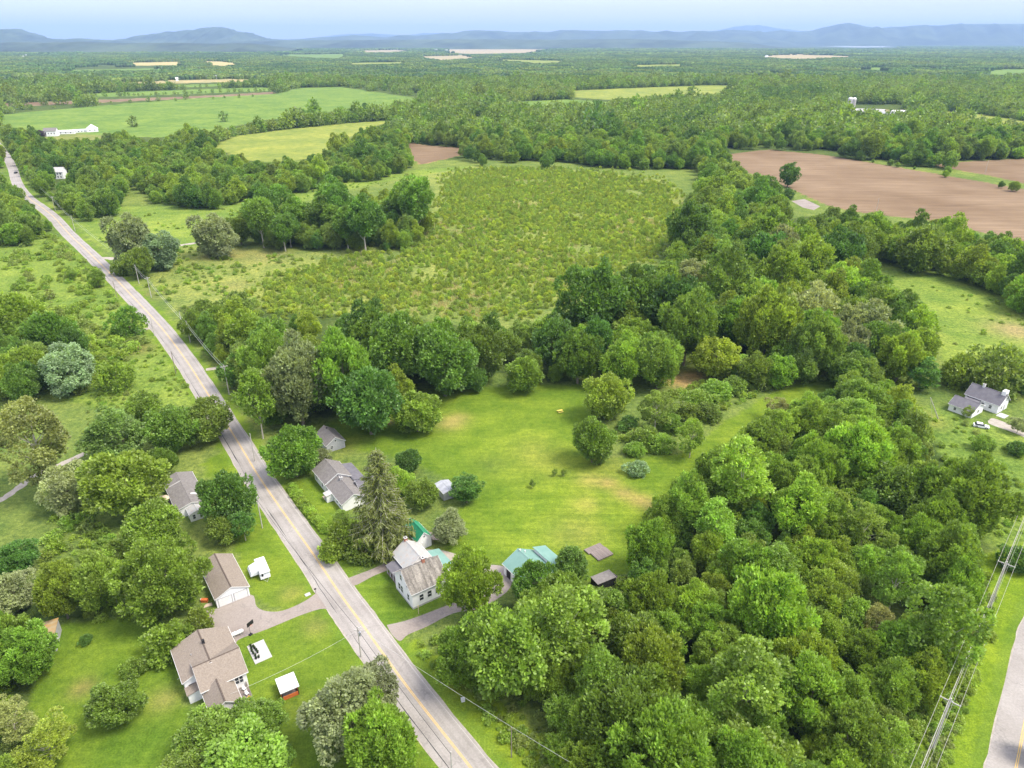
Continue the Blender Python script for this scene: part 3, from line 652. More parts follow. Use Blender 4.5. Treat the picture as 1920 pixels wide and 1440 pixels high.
# ---- spruce
def spruce_mesh():
    r = np.random.default_rng(5); wood = MB(); H = 22.0
    wood.tube([(0,0,-.2),(0,0,H*.3),(.1,0,H*.7),(.05,.05,H)], [.42,.34,.18,.03], 8)
    V = []; Tn = []
    z = 2.0
    while z < H-.3:
        f = 1-z/H; nb = int(7+6*f); Rb = 6.4*f**.78+.25
        for k in range(nb):
            a_ = r.uniform(0, 6.28); l = Rb*r.uniform(.72, 1.12); zz = z + r.uniform(-.3, .3); dr = .30*l if f > .35 else .05*l
            P = [np.array([t*l*math.cos(a_), t*l*math.sin(a_), zz - dr*(t**1.2) + .16*l*t**3]) for t in (0, .35, .7, 1)]
            wood.tube([tuple(p) for p in P], [.07*f+.03, .05*f+.02, .03, .012], 4, cap=False)
            m = int(10*l)+6
            for q in range(m):
                t = r.uniform(.25 if f > .5 else .08, 1); i = min(int(t/.35), 2); tt = (t-.35*i)/.35; p = P[i]*(1-min(tt, 1)) + P[i+1]*min(tt, 1)
                p = p + r.normal(0, .10, 3); lat = np.array([-math.sin(a_), math.cos(a_), 0])*r.choice([-1, 1])
                d = lat*r.uniform(.2, .7)*(.5+.5*f) + np.array([math.cos(a_), math.sin(a_), 0])*r.uniform(.1, .4) + np.array([0, 0, -r.uniform(.15, .75)*(.4+f)])
                w = np.cross(d, r.normal(0, 1, 3)); w = w/np.linalg.norm(w)*r.uniform(.06, .13)
                V += [p-w, p+w, p+d+w*.3, p+d-w*.3]; Tn += [r.uniform(.75, 1.25)]*4
        z += .33 + .25*f
    V = np.array(V); F = np.arange(len(V)).reshape(-1, 4)
    return mesh_np('needles', V, F, [M['needle']], {'tone': ('FLOAT', Tn)}), wood
sx, sy = G(722, 1028); nm_, wd_ = spruce_mesh(); MAN.append((sx, sy, 5))
sp = empty('spruce_tree', (sx, sy, 0), 0, 'tall sparse spruce with drooping bare branches between the two white houses', 'spruce')
sp.scale = (1.5, 1.5, 1.3); c_ = link('foliage', nm_, sp); c_.color = (2.2, 2.1, 1.5, 1); wd_.build('trunk', M['pole'], sp)
for px, py, s_, lb in ((572,712,.62,'thin brownish spruce rising in the dark belt right of the road'),):
    x, y = G(px, py+30); r_ = empty('spruce_tree', (x, y, 0), 1, lb, 'spruce'); r_.scale = (s_*.75, s_*.75, s_)
    q = link('foliage', nm_, r_); q.color = (1.9, 1.15, 2.2, 1); wd_.build('trunk', M['bark'], r_)

def tinted(me, t):
    t = TINT[t] if isinstance(t, str) else t; m2 = me.copy(); m2.materials.clear()
    key = 'leaf %.2f %.2f %.2f' % tuple(t)
    if key not in M: M[key] = leafmat(key, (LEAF[0]*t[0], LEAF[1]*t[1], LEAF[2]*t[2]))
    m2.materials.append(M[key]); return m2
VIEWS = [(735,1010,850,1145),(905,1030,960,1115),(1105,1062,1178,1105),(1092,1015,1158,1058),(1768,712,1920,825),(585,792,695,945),(812,898,860,945),(285,880,388,965),(386,1035,474,1145),(318,1180,472,1365),
         (75,240,190,255),(1588,190,1695,211),(96,312,126,340),(1735,740,1765,790),(1485,370,1540,400),(75,1170,112,1225),(800,1025,870,1080)]
ROADPX = [(p[0], p[1]) for p in ROAD]
def unobstructed(x, y, R):
    """False for a tree whose crown would stand between the lookout and a house, a field or the road that can be seen from it"""
    ok = np.ones(np.shape(x), bool)
    for h in (1.2, 2.1):
        qx, qy = PX(x, y, R*h); pr = R*FPX/depth(x, y, R*h)
        for x0, y0, x1, y1 in VIEWS: ok &= ~((qx > x0-pr*.6) & (qx < x1+pr*.6) & (qy > y0-pr*.2) & (qy < y1+pr*.6))
        for c, poly in FIELDS: ok &= ~inpoly(qx, qy+1, poly)
        for poly in OPENV + [SHRUBLAND]: ok &= ~inpoly(qx, qy, poly)
        for (x0, y0), (x1, y1) in zip(ROADPX, ROADPX[1:]):
            if 345 < y0 < 395: continue
            t = np.clip(((qx-x0)*(x1-x0)+(qy-y0)*(y1-y0))/((x1-x0)**2+(y1-y0)**2), 0, 1); ok &= np.hypot(qx-x0-t*(x1-x0), qy-y0-t*(y1-y0)) > pr*.75 + 3.5*FPX/depth(x, y)*.8
    return ok
# ---- woods: individual trees where they show largest, the rest as one mass
def grid(x0, x1, y0, y1, s, j=.42):
    X, Y = np.meshgrid(np.arange(x0, x1, s), np.arange(y0, y1, s)); X = X + (np.arange(X.shape[0]) % 2)[:, None]*s*.5
    return (X + rng.uniform(-j, j, X.shape)*s).ravel(), (Y + rng.uniform(-j, j, Y.shape)*s).ravel()
BUILT = []   # building footprints (world x, y, clearance) filled from survey
for q, r_ in (((430,1090),9),((400,1250),10),((345,915),10),((625,900),9),((640,920),9),((622,818),7),((790,1100),9),((785,1040),8),((785,1005),5),((990,1060),9),((1835,765),10),((1800,760),8),((835,922),5),((1130,1083),5),((1120,1036),5),((1650,212),16),((1600,210),14),((1690,216),16),((110,250),16),((140,247),16),((170,244),16),((108,334),12),((920,1095),6),((1848,798),4),((38,262),8),((92,1200),5),((1760,770),6)):
    x, y = G(*q); BUILT.append((x, y, r_))
def free(x, y, R, pad=0.0):
    ok = road_clear(x, y) > R*.85 + .5
    for bx, by, br in BUILT: ok &= np.hypot(x-bx, y-by) > br + R*.45
    for mx, my, mr in MAN: ok &= np.hypot(x-mx, y-my) > (mr + R)*.62 + pad
    return ok
REG = {'A': (6.2, 4.1, ('maple',), 'broadleaf tree in the dense wood filling the lower right', 'trees of the dense wood at lower right'),
       'B': (9.0, 6.0, ('mid',), 'broadleaf tree in the wide belt of wood between lawn and shrub marsh', 'trees of the belt between lawn and marsh'),
       'C': (8.0, 5.4, ('mid',), 'tall broadleaf tree in the isolated grove at the left of the shrub marsh', 'trees of the isolated grove'),
       'D': (9.0, 4.7, ('mid',), 'broadleaf tree in the woods along the far part of the road', 'trees along the far road'),
       'E': (9.0, 6.2, ('mid',), 'broadleaf tree in the hedgerow below the ploughed field', 'trees of the hedgerow below the ploughed field'),
       'F': (9.0, 5.0, ('mid',), 'broadleaf tree at the left edge beside the road bend', 'trees beside the road bend'),
       'H': (6.5, 4.2, ('maple',), 'broadleaf tree in the thicket at the bottom left corner', 'trees of the bottom left thicket'),
       'I': (8.0, 4.6, ('mid',), 'broadleaf tree at the left edge above the meadow path', 'trees at the left edge'),
       'K': (7.5, 3.4, ('mid',), 'small tree in the loose thicket right of the road at its middle', 'small trees of the roadside thicket'),
       'J': (6.5, 4.2, ('maple',), 'broadleaf tree in the strip behind the small shed', 'trees of the strip behind the small shed')}
rows = []
for key, poly in WOODS.items():
    s, R0, kinds, lb, gp = REG[key]
    W_ = np.array([G(*p) for p in poly]); x, y = grid(W_[:, 0].min()-10, W_[:, 0].max()+10, W_[:, 1].min()-25, W_[:, 1].max()+10, s)
    R = R0*np.exp(rng.normal(0, .26, x.size)); qx, qy = PX(x, y, R0*1.5)
    k = inpoly(qx, qy, poly) & free(x, y, R) & unobstructed(x, y, R)
    for xi, yi, Ri in zip(x[k], y[k], R[k]): rows.append((key, xi, yi, Ri))
rows.sort(key=lambda r: -r[3]/depth(r[1], r[2], 8)*(1.6 if r[0] == 'C' else 1))
NIND = 300 - COUNT.get('broadleaf_tree', 0)
TONES = [(1.05,1.05,1), 'bright', 'bright', 'yg', (1.1,1.1,1.05), (.92,.98,.9), (1.15,1.2,1.0), (1.1,1.12,1.15)]
TONB = ['mg', 'bright', (.75,.9,.8), 'mg', (.95,1.0,1.1), 'dg', (.85,1.0,.8), 'gg', 'yg']
REST = []
vis = 0
for key, x, y, R in rows:
    s, R0, kinds, lb, gp = REG[key]
    qx, qy = PX(x, y, R*1.3); inview = -60 < qx < 1980 and qy < 1560
    if vis < NIND and inview:
        vis += 1
        tn = random.choice(TONES if key in 'AHJ' else TONB)
        kd = random.choice(kinds) if depth(x, y) > 190 or key != 'B' else 'maple'
        if key == 'A' and random.random() < .3: kd = random.choice(['round', 'poplar', 'airy', 'round'])
        if key == 'B' and depth(x, y, 8) < 260: kd = random.choice(['maple', 'round', 'round', 'mid'])
        if kd == 'willow': REST.append((x, y, R, 1)); vis -= 1; continue
        if key == 'C': kd = 'grove'; tn = random.choice([(.8,.95,.85),(.7,.85,.8),(.9,1.0,.9)])
        word = {'mg': 'mid-green', 'dg': 'dark green', 'bright': 'bright green', 'yg': 'yellow-green', 'gg': 'grey-green'}.get(tn if isinstance(tn, str) else '', 'mid-green' if not isinstance(tn, str) and tn[1] > 1 else 'dull green')
        tree(x, y, R, kd, tn, word + ' ' + lb.replace('tall broadleaf', 'tall'), 'tree', gp, sz=random.uniform(.95, 1.2) if key == 'C' else random.uniform(.9, 1.2))
    else: REST.append((x, y, R, 0))

# ---- instanced masses
def gn_scatter(name, protos_, P, S, RZ, IDX, color=(1, 1, 1, 1)):
    me = bpy.data.meshes.new(name); me.vertices.add(len(P)); me.vertices.foreach_set('co', np.asarray(P, np.float32).ravel())
    for an, ty, arr, f in (('sc', 'FLOAT_VECTOR', S, 'vector'), ('rz', 'FLOAT', RZ, 'value'), ('pick', 'INT', IDX, 'value')):
        at = me.attributes.new(an, ty, 'POINT'); at.data.foreach_set(f, np.asarray(arr, np.int32 if ty == 'INT' else np.float32).ravel())
    o = link(name, me); tag(o, kind='stuff'); o.color = color
    ng = bpy.data.node_groups.new(name + ' scatter', 'GeometryNodeTree')
    ng.interface.new_socket('Geometry', in_out='INPUT', socket_type='NodeSocketGeometry'); ng.interface.new_socket('Geometry', in_out='OUTPUT', socket_type='NodeSocketGeometry')
    gi = ng.nodes.new('NodeGroupInput'); go = ng.nodes.new('NodeGroupOutput'); iop = ng.nodes.new('GeometryNodeInstanceOnPoints'); jn = ng.nodes.new('GeometryNodeJoinGeometry')
    for ob in reversed(protos_):
        oi = ng.nodes.new('GeometryNodeObjectInfo'); oi.transform_space = 'ORIGINAL'; oi.inputs['Object'].default_value = ob; oi.inputs['As Instance'].default_value = True
        ng.links.new(oi.outputs['Geometry'], jn.inputs[0])
    ng.links.new(gi.outputs[0], iop.inputs['Points']); ng.links.new(jn.outputs[0], iop.inputs['Instance']); iop.inputs['Pick Instance'].default_value = True
    def na(nm, ty): n = ng.nodes.new('GeometryNodeInputNamedAttribute'); n.data_type = ty; n.inputs['Name'].default_value = nm; return n.outputs['Attribute']
    ng.links.new(na('pick', 'INT'), iop.inputs['Instance Index']); ng.links.new(na('sc', 'FLOAT_VECTOR'), iop.inputs['Scale'])
    cx = ng.nodes.new('ShaderNodeCombineXYZ'); ng.links.new(na('rz', 'FLOAT'), cx.inputs[2]); 
    e2 = ng.nodes.new('FunctionNodeEulerToRotation'); ng.links.new(cx.outputs[0], e2.inputs[0]); ng.links.new(e2.outputs[0], iop.inputs['Rotation'])
    ng.links.new(iop.outputs[0], go.inputs[0]); md = o.modifiers.new('scatter', 'NODES'); md.node_group = ng
    return o
def scatter_rows(name, prot, R_, color=(1, 1, 1, 1), zf=(.9, 1.15)):
    """prot: list of crown objects of unit radius"""
    n = len(R_); A_ = np.array(R_); zs = A_[:, 2]*rng.uniform(*zf, n)
    return gn_scatter(name, prot, np.stack([A_[:, 0], A_[:, 1], np.zeros(n)], -1), np.stack([A_[:, 2], A_[:, 2], zs], -1), rng.uniform(0, 6.28, n), rng.integers(0, len(prot), n), color)
# the crowns that the masses repeat belong to real trees standing at the far wood edge
def carrier(mesh, x, y, R, tint, lb, cat='tree', name='broadleaf_tree', sz=1.0, tm=None):
    root = empty(name, (x, y, 0), rng.uniform(0, 6), lb, cat); root.scale = (R, R, R*sz)
    c = link('crown', tinted(mesh, tint), root)
    link('trunk', tm or PROTO['mid'][0][1], root); return c
mids = []
spots = [(640,318),(585,322),(520,328),(430,352),(870,296),(905,290),(960,300),(1010,302),(1060,300)]
tn_ = ['mg', (.75,.88,.95), (1.2,1.15,1.1), (.95,1.0,.9), (1.15,1.1,1.6), (1.05,1.15,.9), (.65,.82,.95), (1.3,1.18,1.0), (1.0,1.03,1.2)]
for i in range(9):
    x, y = G(*spots[i]); w = PROTO['mid'][i % 6][0]
    mids.append(carrier(w, x, y, 5.2, tn_[i], ['tree at the far left end of the hedgerow above the marsh meadow','tree second from the left in the hedgerow above the marsh meadow','tree in the low hedgerow left of the small brown field','bush-like tree above the meadow strip by the far road','tree at the right corner of the small brown field','second tree from the right corner of the small brown field','tree on the far edge of the shrub marsh below the brown field','tree on the far edge of the shrub marsh at its middle','tree on the far edge of the shrub marsh right of its middle'][i]))
scatter_rows('woodland', mids, [(x, y, R) for x, y, R, w in REST])
far_me = [crown_mesh('far crown', 900+i, H=2.1, base=.0, n_lobes=16, n_cl=120, blades=2, leaf=.30, lobe=.42, up=.3, narrow=.35) for i in range(5)]
fars = []
for i in range(8):
    x, y = G(*[(250,238),(420,228),(590,208),(800,222),(850,214),(1420,262),(1500,268),(1700,300)][i])
    tt = TINT[tn_[i]] if isinstance(tn_[i], str) else tn_[i]
    fars.append(carrier(far_me[i % 5], x, y, 6, tuple(round(q*.8, 3) for q in tt), ['small tree on the lower edge of the big far green field','bushy tree on the hedge line of the big far green field','tree in the hedge between the two far green fields','tree at the right tip of the big far green field','tree just right of the tip of the big far green field','tree on the upper left edge of the large ploughed field','bush on the upper edge of the large ploughed field','tree in the hedge between the two ploughed fields'][i]))  # tints scaled down: paints in the self-shadow these coarse crowns lack
# woodland of the middle distance: everything above py=300 that is no field
x, y = grid(-1500, 1700, 500, 2300, 9.5)
def treeline(pts, s, jit):
    P_ = [np.array(G(*q)) for q in pts]; out = []
    for a_, b_ in zip(P_, P_[1:]):
        m = max(int(np.linalg.norm(b_-a_)/s), 1)
        for i in range(m):
            if rng.random() < .72: out.append(a_ + (b_-a_)*(i/m) + rng.normal(0, jit, 2))
    return out
LINES = treeline([(0,185),(200,181),(430,173),(520,170)], 9, 3) + treeline([(0,206),(110,203)], 9, 8) + treeline([(120,198),(300,190),(540,178)], 26, 4) + treeline([(60,176),(260,168),(400,163)], 12, 6) + treeline([(1600,300),(1750,325),(1920,365)], 11, 4)
LX = np.array(LINES); qx, qy = PX(x, y, 6); gx, gy = PX(x, y, 0)
k = (qy < 306) & (qx > -150) & (qx < 2070) & (y > 420)
for c, poly in FIELDS: k &= ~inpoly(gx, gy, poly)
for key in 'BCDEF': k &= ~inpoly(qx, qy, WOODS[key])
opn = [[(250,340),(300,330),(300,365),(250,368)],[(640,235),(760,222),(750,240),(700,250)],[(-150,255),(100,250),(260,250),(400,245),(480,240),(400,262),(250,270),(140,262),(-150,290)],[(1340,285),(1440,272),(1560,282),(1690,305),(1900,360),(1760,345),(1640,315),(1540,295),(1440,286),(1350,297)],
       [(880,225),(960,228),(1010,245),(985,262),(930,266),(870,250)],[(640,310),(900,296),(1000,303),(1100,310),(1260,330),(1260,346),(880,318),(700,335)],[(-150,330),(-20,330),(20,360),(-150,420)],[(1540,207),(1700,207),(1740,222),(1560,222)],[(0,185),(700,160),(820,180),(800,187),(520,168),(100,182)]]
for poly in opn: k &= ~inpoly(gx, gy, poly) | (rng.random(x.size) < .13)
k &= road_clear(x, y) > 5
for bx, by, br in BUILT: k &= np.hypot(x-bx, y-by) > br + 3
k &= unobstructed(x, y, np.full(x.size, 5.6))
x = np.concatenate([x[k], LX[:, 0]]); y = np.concatenate([y[k], LX[:, 1]]); d = y; k = None
# tonal drifts between stands of trees
nz = np.sin(x*.006+1)*np.cos(y*.004) + .6*np.sin(x*.017-y*.011) + rng.normal(0, .5, x.size)
R = 5.6*np.exp(rng.normal(0, .26, x.size)); R[-len(LX):] *= rng.uniform(.3, .68, len(LX)); sel = d < 900
near = [(a_, b_, c_) for a_, b_, c_ in zip(x[sel], y[sel], R[sel])]
scatter_rows('far_woodland', mids, near)
order = np.array([6, 1, 3, 0, 4, 5, 2, 7]); pick = order[np.clip(((nz+2)/4*8).astype(int), 0, 7)]
m_ = ~sel; n = m_.sum()
gn_scatter('distant_forest', fars, np.stack([x[m_], y[m_], np.zeros(n)], -1), np.stack([R[m_]*1.05, R[m_]*1.05, R[m_]*rng.uniform(.9, 1.15, n)], -1), rng.uniform(0, 6, n), pick[m_])
# beyond: clumps of many crowns
def clump_mesh(name, seed, nt=60, size=75.0, nf=26):
    r = np.random.default_rng(seed); V = []; Tn = []
    for i in range(nt):
        c = r.uniform(-size/2, size/2, 2); R_ = r.uniform(4.5, 7.5); h = r.uniform(8, 14); t0 = r.uniform(.7, 1.3)
        for q in range(nf):
            u = r.normal(0, 1, 3); u[2] = abs(u[2]); u /= np.linalg.norm(u); p = np.array([c[0], c[1], h-R_*.9]) + u*R_*np.array([1, 1, .9])*r.uniform(.8, 1.05)
            a1 = np.cross(u, r.normal(0, 1, 3)); a1 /= np.linalg.norm(a1); a2 = np.cross(u, a1) + u*r.uniform(-.5, .5); s = R_*.42
            V += [p-a1*s, p+a2*s, p+a1*s, p-a2*s]; Tn += [t0*r.uniform(.85, 1.15)]*4
        for q in range(6):
            a_ = q*1.05; p = np.array([c[0]+R_*.75*math.cos(a_), c[1]+R_*.75*math.sin(a_), 0]); w = np.array([-math.sin(a_), math.cos(a_), 0])*R_*.5
            V += [p-w, p+w, p+w+[0, 0, h*.7], p-w+[0, 0, h*.7]]; Tn += [t0*.95]*4
    V = np.array(V); return mesh_np(name, V, np.arange(len(V)).reshape(-1, 4), [M['leaf']], {'tone': ('FLOAT', Tn)})
cl = []
for i in range(4):
    px_, py_ = [(1120,150),(700,146),(1450,146),(300,140)][i]; x0, y0 = G(px_, py_)
    o = link('distant_copse', tinted(clump_mesh('copse', 50+i), [(.66,.72,.8),(.40,.54,.75),(.84,.82,.8),(.54,.66,.9)][i]), None, (x0, y0, 0))  # darker, bluer tints stand in for self-shadow missing inside the clumps
    tag(o, ['far copse in the middle of the forest plain','far copse beyond the big green field','far copse beyond the pale green field right of centre','far copse on the left side of the plain'][i], 'trees'); cl.append(o)
def far_clumps(name, d0, d1, s, sc, zsc):
    x, y = grid(-d1*.86, d1*.86, d0, d1, s, .35); gx, gy = PX(x, y, 0); k = (gx > -160) & (gx < 2080)
    for c, poly in FIELDS[8:]: k &= ~inpoly(gx, gy, poly)
    for zz in (7, 12):
        qx, qy = PX(x, y, zz*zsc)
        for c, poly in FIELDS: k &= ~inpoly(qx, qy, poly)
        k &= ~inpoly(qx, qy, LAKE)
    k &= ~((gx > 1380) & (gx < 1700) & (gy > 84) & (gy < 93) & (y > 9000))
    k &= ~inpoly(gx, gy, LAKE)
    # clearings scattered over the plain
    nz = np.sin(x/620+1.3)*np.sin(y/900+.5) + .7*np.sin(x/270+y/410) + rng.normal(0, .35, x.size)
    k &= nz < 1.28
    x, y, nz = x[k], y[k], nz[k]; n = len(x)
    gn_scatter(name, cl, np.stack([x, y, np.zeros(n)], -1), np.stack([np.full(n, sc), np.full(n, sc), rng.uniform(.8, 1.2, n)*zsc], -1), rng.uniform(0, 6, n), np.clip(((nz+1.6)/3*4).astype(int), 0, 3))
LAKE = [(1365,81.5),(1480,82.5),(1560,84),(1620,86),(1680,88.5),(1610,89),(1540,87.5),(1470,85),(1400,83)]
far_clumps('distant_forest', 2290, 6500, 62, 1.0, 1.0)
far_clumps('distant_forest', 6450, 20000, 190, 3.1, 1.3)

# ---- shrub marsh
Wm = np.array([G(*p) for p in SHRUBLAND]); x, y = grid(Wm[:, 0].min(), Wm[:, 0].max(), Wm[:, 1].min(), Wm[:, 1].max(), 2.9)
qx, qy = PX(x, y, 1); k = inpoly(qx + rng.normal(0, 16, x.size), qy + rng.normal(0, 7, x.size), SHRUBLAND)
nz = np.sin(x*.11)*np.sin(y*.07+1) + .8*np.sin(x*.043+y*.06) + rng.normal(0, .5, x.size); k &= nz < 1.25
for key in 'BC': k &= ~inpoly(qx, qy, WOODS[key])
sedge = [G(rng.uniform(620, 1290), rng.uniform(335, 595)) for _ in range(900)]; sq = np.array(sedge); s1, s2 = PX(sq[:, 0], sq[:, 1], 0)
sq = sq[inpoly(s1, s2, SHRUBLAND) & (np.sin(s1*.017)*np.sin(s2*.045+1) + rng.normal(0, .4, len(sq)) > .35)]
for a_, b_ in sq: k &= np.hypot((x-a_)/1.6, (y-b_)/3.4) > 1
x, y = x[k], y[k]; R = rng.uniform(.6, 1.45, x.size)
o_ = np.argsort(y - 0*x); 
low = [crown_mesh('low shrub crown', 300+i, H=1.5, base=-.1, n_lobes=14, n_cl=150, blades=4, leaf=.22, lobe=.42, up=.9, narrow=.35) for i in range(4)]
sproto = []; lowt = [tinted(low[q % 4], [(1.5,1.32,1.3),(1.4,1.27,1.3),(1.75,1.42,1.3),(1.15,1.15,1.2),(1.5,1.32,1.2),(1.3,1.24,1.3),(1.65,1.4,1.2),(1.4,1.24,1.3)][q]) for q in range(8)]
for j, i in enumerate(o_[:300]):
    root = empty('marsh_shrub', (x[i], y[i], 0), rng.uniform(0, 6), ['low lime-green shrub', 'low mid-green shrub', 'pale yellowish shrub', 'low dull green shrub'][j % 4] + ' on the near side of the shrub marsh', 'shrub', 'shrubs of the marsh'); root.scale = (R[i],)*3
    c = link('crown', lowt[j % 8], root)
    link('stem', PROTO['shrub'][0][1], root)
    if j < 8: sproto.append(c)
k = o_[300:]; scatter_rows('marsh_shrubs', sproto, np.stack([x[k], y[k], R[k]], -1), zf=(.8, 1.5))
# pale sedge lanes in the marsh
gv = []; gt = []
for x0, y0 in sq:
    for w in range(60):
        p = np.array([x0, y0, 0]) + rng.normal(0, 1, 3)*np.array([1.5, 2.8, 0]); u = rng.normal(0, .25, 3); u[2] = rng.uniform(.5, 1.1); s_ = np.array([rng.normal(0, .12), rng.normal(0, .12), 0])
        gv += [p-s_, p+s_, p+u+s_*.2, p+u-s_*.2]; gt += [rng.uniform(.8, 1.2)]*4
gv = np.array(gv); o = link('sedge_grass', mesh_np('sedge', gv, np.arange(len(gv)).reshape(-1, 4), [leafmat('sedge', (.52, .46, .22))], {'tone': ('FLOAT', gt)})); tag(o, kind='stuff')

# ---- rough meadow: weeds, small bushes, brush at the wood edges
wx = []
def weeds(poly, s, r0, r1, p=1.0, z=.6):
    W_ = np.array([G(*q) for q in poly]); x, y = grid(W_[:, 0].min(), W_[:, 0].max(), W_[:, 1].min(), W_[:, 1].max(), s)
    gx, gy = PX(x, y, 0); nz = np.sin(x*.09+.4)*np.sin(y*.06+2) + .6*np.sin(x*.21+y*.17) + rng.normal(0, .4, x.size)
    k = inpoly(gx, gy, poly) & (nz > 1.15-2*p) & (road_clear(x, y) > 1.5)
    for bx, by, br in BUILT: k &= np.hypot(x-bx, y-by) > br*.8
    for a_, b_ in zip(x[k], y[k]): wx.append((a_, b_, rng.uniform(r0, r1)*.85))
weeds([(-60,430),(60,430),(110,450),(190,520),(260,640),(230,700),(150,740),(0,740),(-60,720)], 4.2, .6, 2.6, .58)
weeds([(-60,600),(100,580),(200,620),(280,640),(200,700),(150,740),(0,740),(-60,720)], 3.2, 1.0, 3.0, .8)
weeds([(100,740),(190,700),(300,640),(370,740),(250,760),(150,850)], 3, .4, 1.3, .6)
weeds([(0,960),(160,960),(240,1040),(280,1110),(180,1090),(0,1080)], 3.2, .6, 2.4, .7)
weeds([(260,520),(330,460),(560,480),(620,540),(600,600),(420,630),(330,590)], 4.2, .5, 1.8, .55)
weeds([(140,415),(470,380),(640,340),(880,312),(820,340),(640,365),(470,410),(300,440),(200,470)], 7, .5, 1.6, .3)
weeds([(1590,560),(1640,460),(1700,480),(1800,520),(1920,580),(1920,690),(1780,690),(1740,620)], 6.5, .4, 1.3, .42)
weeds([(1650,745),(1780,775),(1920,840),(1920,1040),(1840,1000),(1790,900),(1700,800)], 4, .4, 1.3, .5)
weeds([(780,1210),(840,1200),(960,1300),(1060,1360),(1090,1440),(1010,1460),(960,1400),(880,1310),(810,1250)], 2.0, .5, 1.5, .75)
weeds([(1640,1440),(1760,1240),(1790,1120),(1850,1070),(1870,1150),(1830,1280),(1770,1440)], 1.6, .5, 1.4, .95)
weeds([(1100,1090),(1180,1085),(1210,1100),(1200,1160),(1110,1150)], 2.2, .8, 1.9, .9)
weeds([(60,1150),(310,1140),(330,1170),(250,1180),(120,1170)], 2.4, .5, 1.5, .7)
weeds([(330,600),(400,640),(440,700),(440,760),(400,700),(350,640)], 3, .6, 1.8, .6)
weeds([(1150,830),(1200,860),(1280,830),(1360,770),(1460,720),(1400,700),(1290,720),(1200,780)], 2.8, .8, 2.0, .9)
weeds([(1440,700),(1560,690),(1700,720),(1690,750),(1580,715),(1460,715)], 3, .8, 2.2, .8)
weeds([(-20,1240),(70,1240),(80,1440),(-20,1460)], 2.6, .6, 1.8, .8)
weedp = []
for i, (px_, py_, t, lb) in enumerate([(420,487,(1.6,1.45,1.6),'low bush in the marsh meadow below the wide grey-green tree'),(575,512,(1.45,1.35,1.4),'low bush at the left end of the shrub marsh'),(1655,905,'yg','weedy bush at the right edge of the wood'),(95,560,(1.3,1.1,1.9),'pale bush in the left meadow'),(30,545,(1.35,1.3,1.3),'green bush at the left edge of the left meadow'),(135,590,'bright','bright bush in the lower left meadow')]):
    x, y = G(px_, py_); c = carrier(low[i % 4], x, y, 2.2, t, lb, 'bush', 'meadow_bush'); weedp.append(c)
scatter_rows('weeds_and_brush', weedp, wx, zf=(.45, .95))
x, y = [], []
# ------------------------------------------------------------------ buildings
A35 = rad(35)
def win(parent, face, u, z, w, h, at, mull=True, name='window', frame=None, off=0.0):
    """window on a wall of the parent's frame; face gives the outward side, `at` the wall plane, u the place along it"""
    s = -1 if face[1] == '-' else 1; fr = MB(); pn = MB(); t = .07
    def bx(mb, u0, u1, z0, z1, d0, d1):
        a_, b_ = sorted((at + s*d0, at + s*d1))
        if face[0] == 'x': mb.box(a_, b_, u0, u1, z0, z1)
        else: mb.box(u0, u1, a_, b_, z0, z1)
    bx(fr, u-w/2-t, u-w/2, z-h/2-t, z+h/2+t, .004, .07); bx(fr, u+w/2, u+w/2+t, z-h/2-t, z+h/2+t, .004, .07)
    bx(fr, u-w/2, u+w/2, z+h/2, z+h/2+t, .004, .06); bx(fr, u-w/2, u+w/2, z-h/2-t, z-h/2, .004, .09)
    if mull: bx(fr, u-w/2, u+w/2, z-.03, z+.03, .03, .06)
    bx(pn, u-w/2, u+w/2, z-h/2, z+h/2, .004, .028)
    f = fr.build(name, frame or M['whitetrim'], parent); pn.build('pane', M['glass'], f); return f
def door(parent, face, u, z0, w, h, at, mat, name='door'):
    s = -1 if face[1] == '-' else 1; d = MB(); k = MB()
    def bx(mb, u0, u1, z0_, z1_, d0, d1):
        a_, b_ = sorted((at + s*d0, at + s*d1))
        if face[0] == 'x': mb.box(a_, b_, u0, u1, z0_, z1_)
        else: mb.box(u0, u1, a_, b_, z0_, z1_)
    bx(d, u-w/2, u+w/2, z0, z0+h, .004, .05); o = d.build(name, mat, parent)
    if name == 'garage_door':
        for i in range(4):
            for j in range(4):
                pm = MB(); bx(pm, u-w/2+.06+j*w/4, u-w/2+(j+1)*w/4-.06, z0+.05+i*h/4, z0+(i+1)*h/4-.05, .052, .075); pm.build('panel', mat, o)
        fm = MB(); bx(fm, u-w/2-.14, u-w/2, z0, z0+h, .004, .09); bx(fm, u+w/2, u+w/2+.14, z0, z0+h, .004, .09); bx(fm, u-w/2-.14, u+w/2+.14, z0+h, z0+h+.14, .004, .09); fm.build('frame', M['greysiding'], o)
    else:
        bx(k, u+w/2-.14, u+w/2-.08, z0+h*.45, z0+h*.5, .05, .10); k.build('handle', M['metal'], o)
    return o
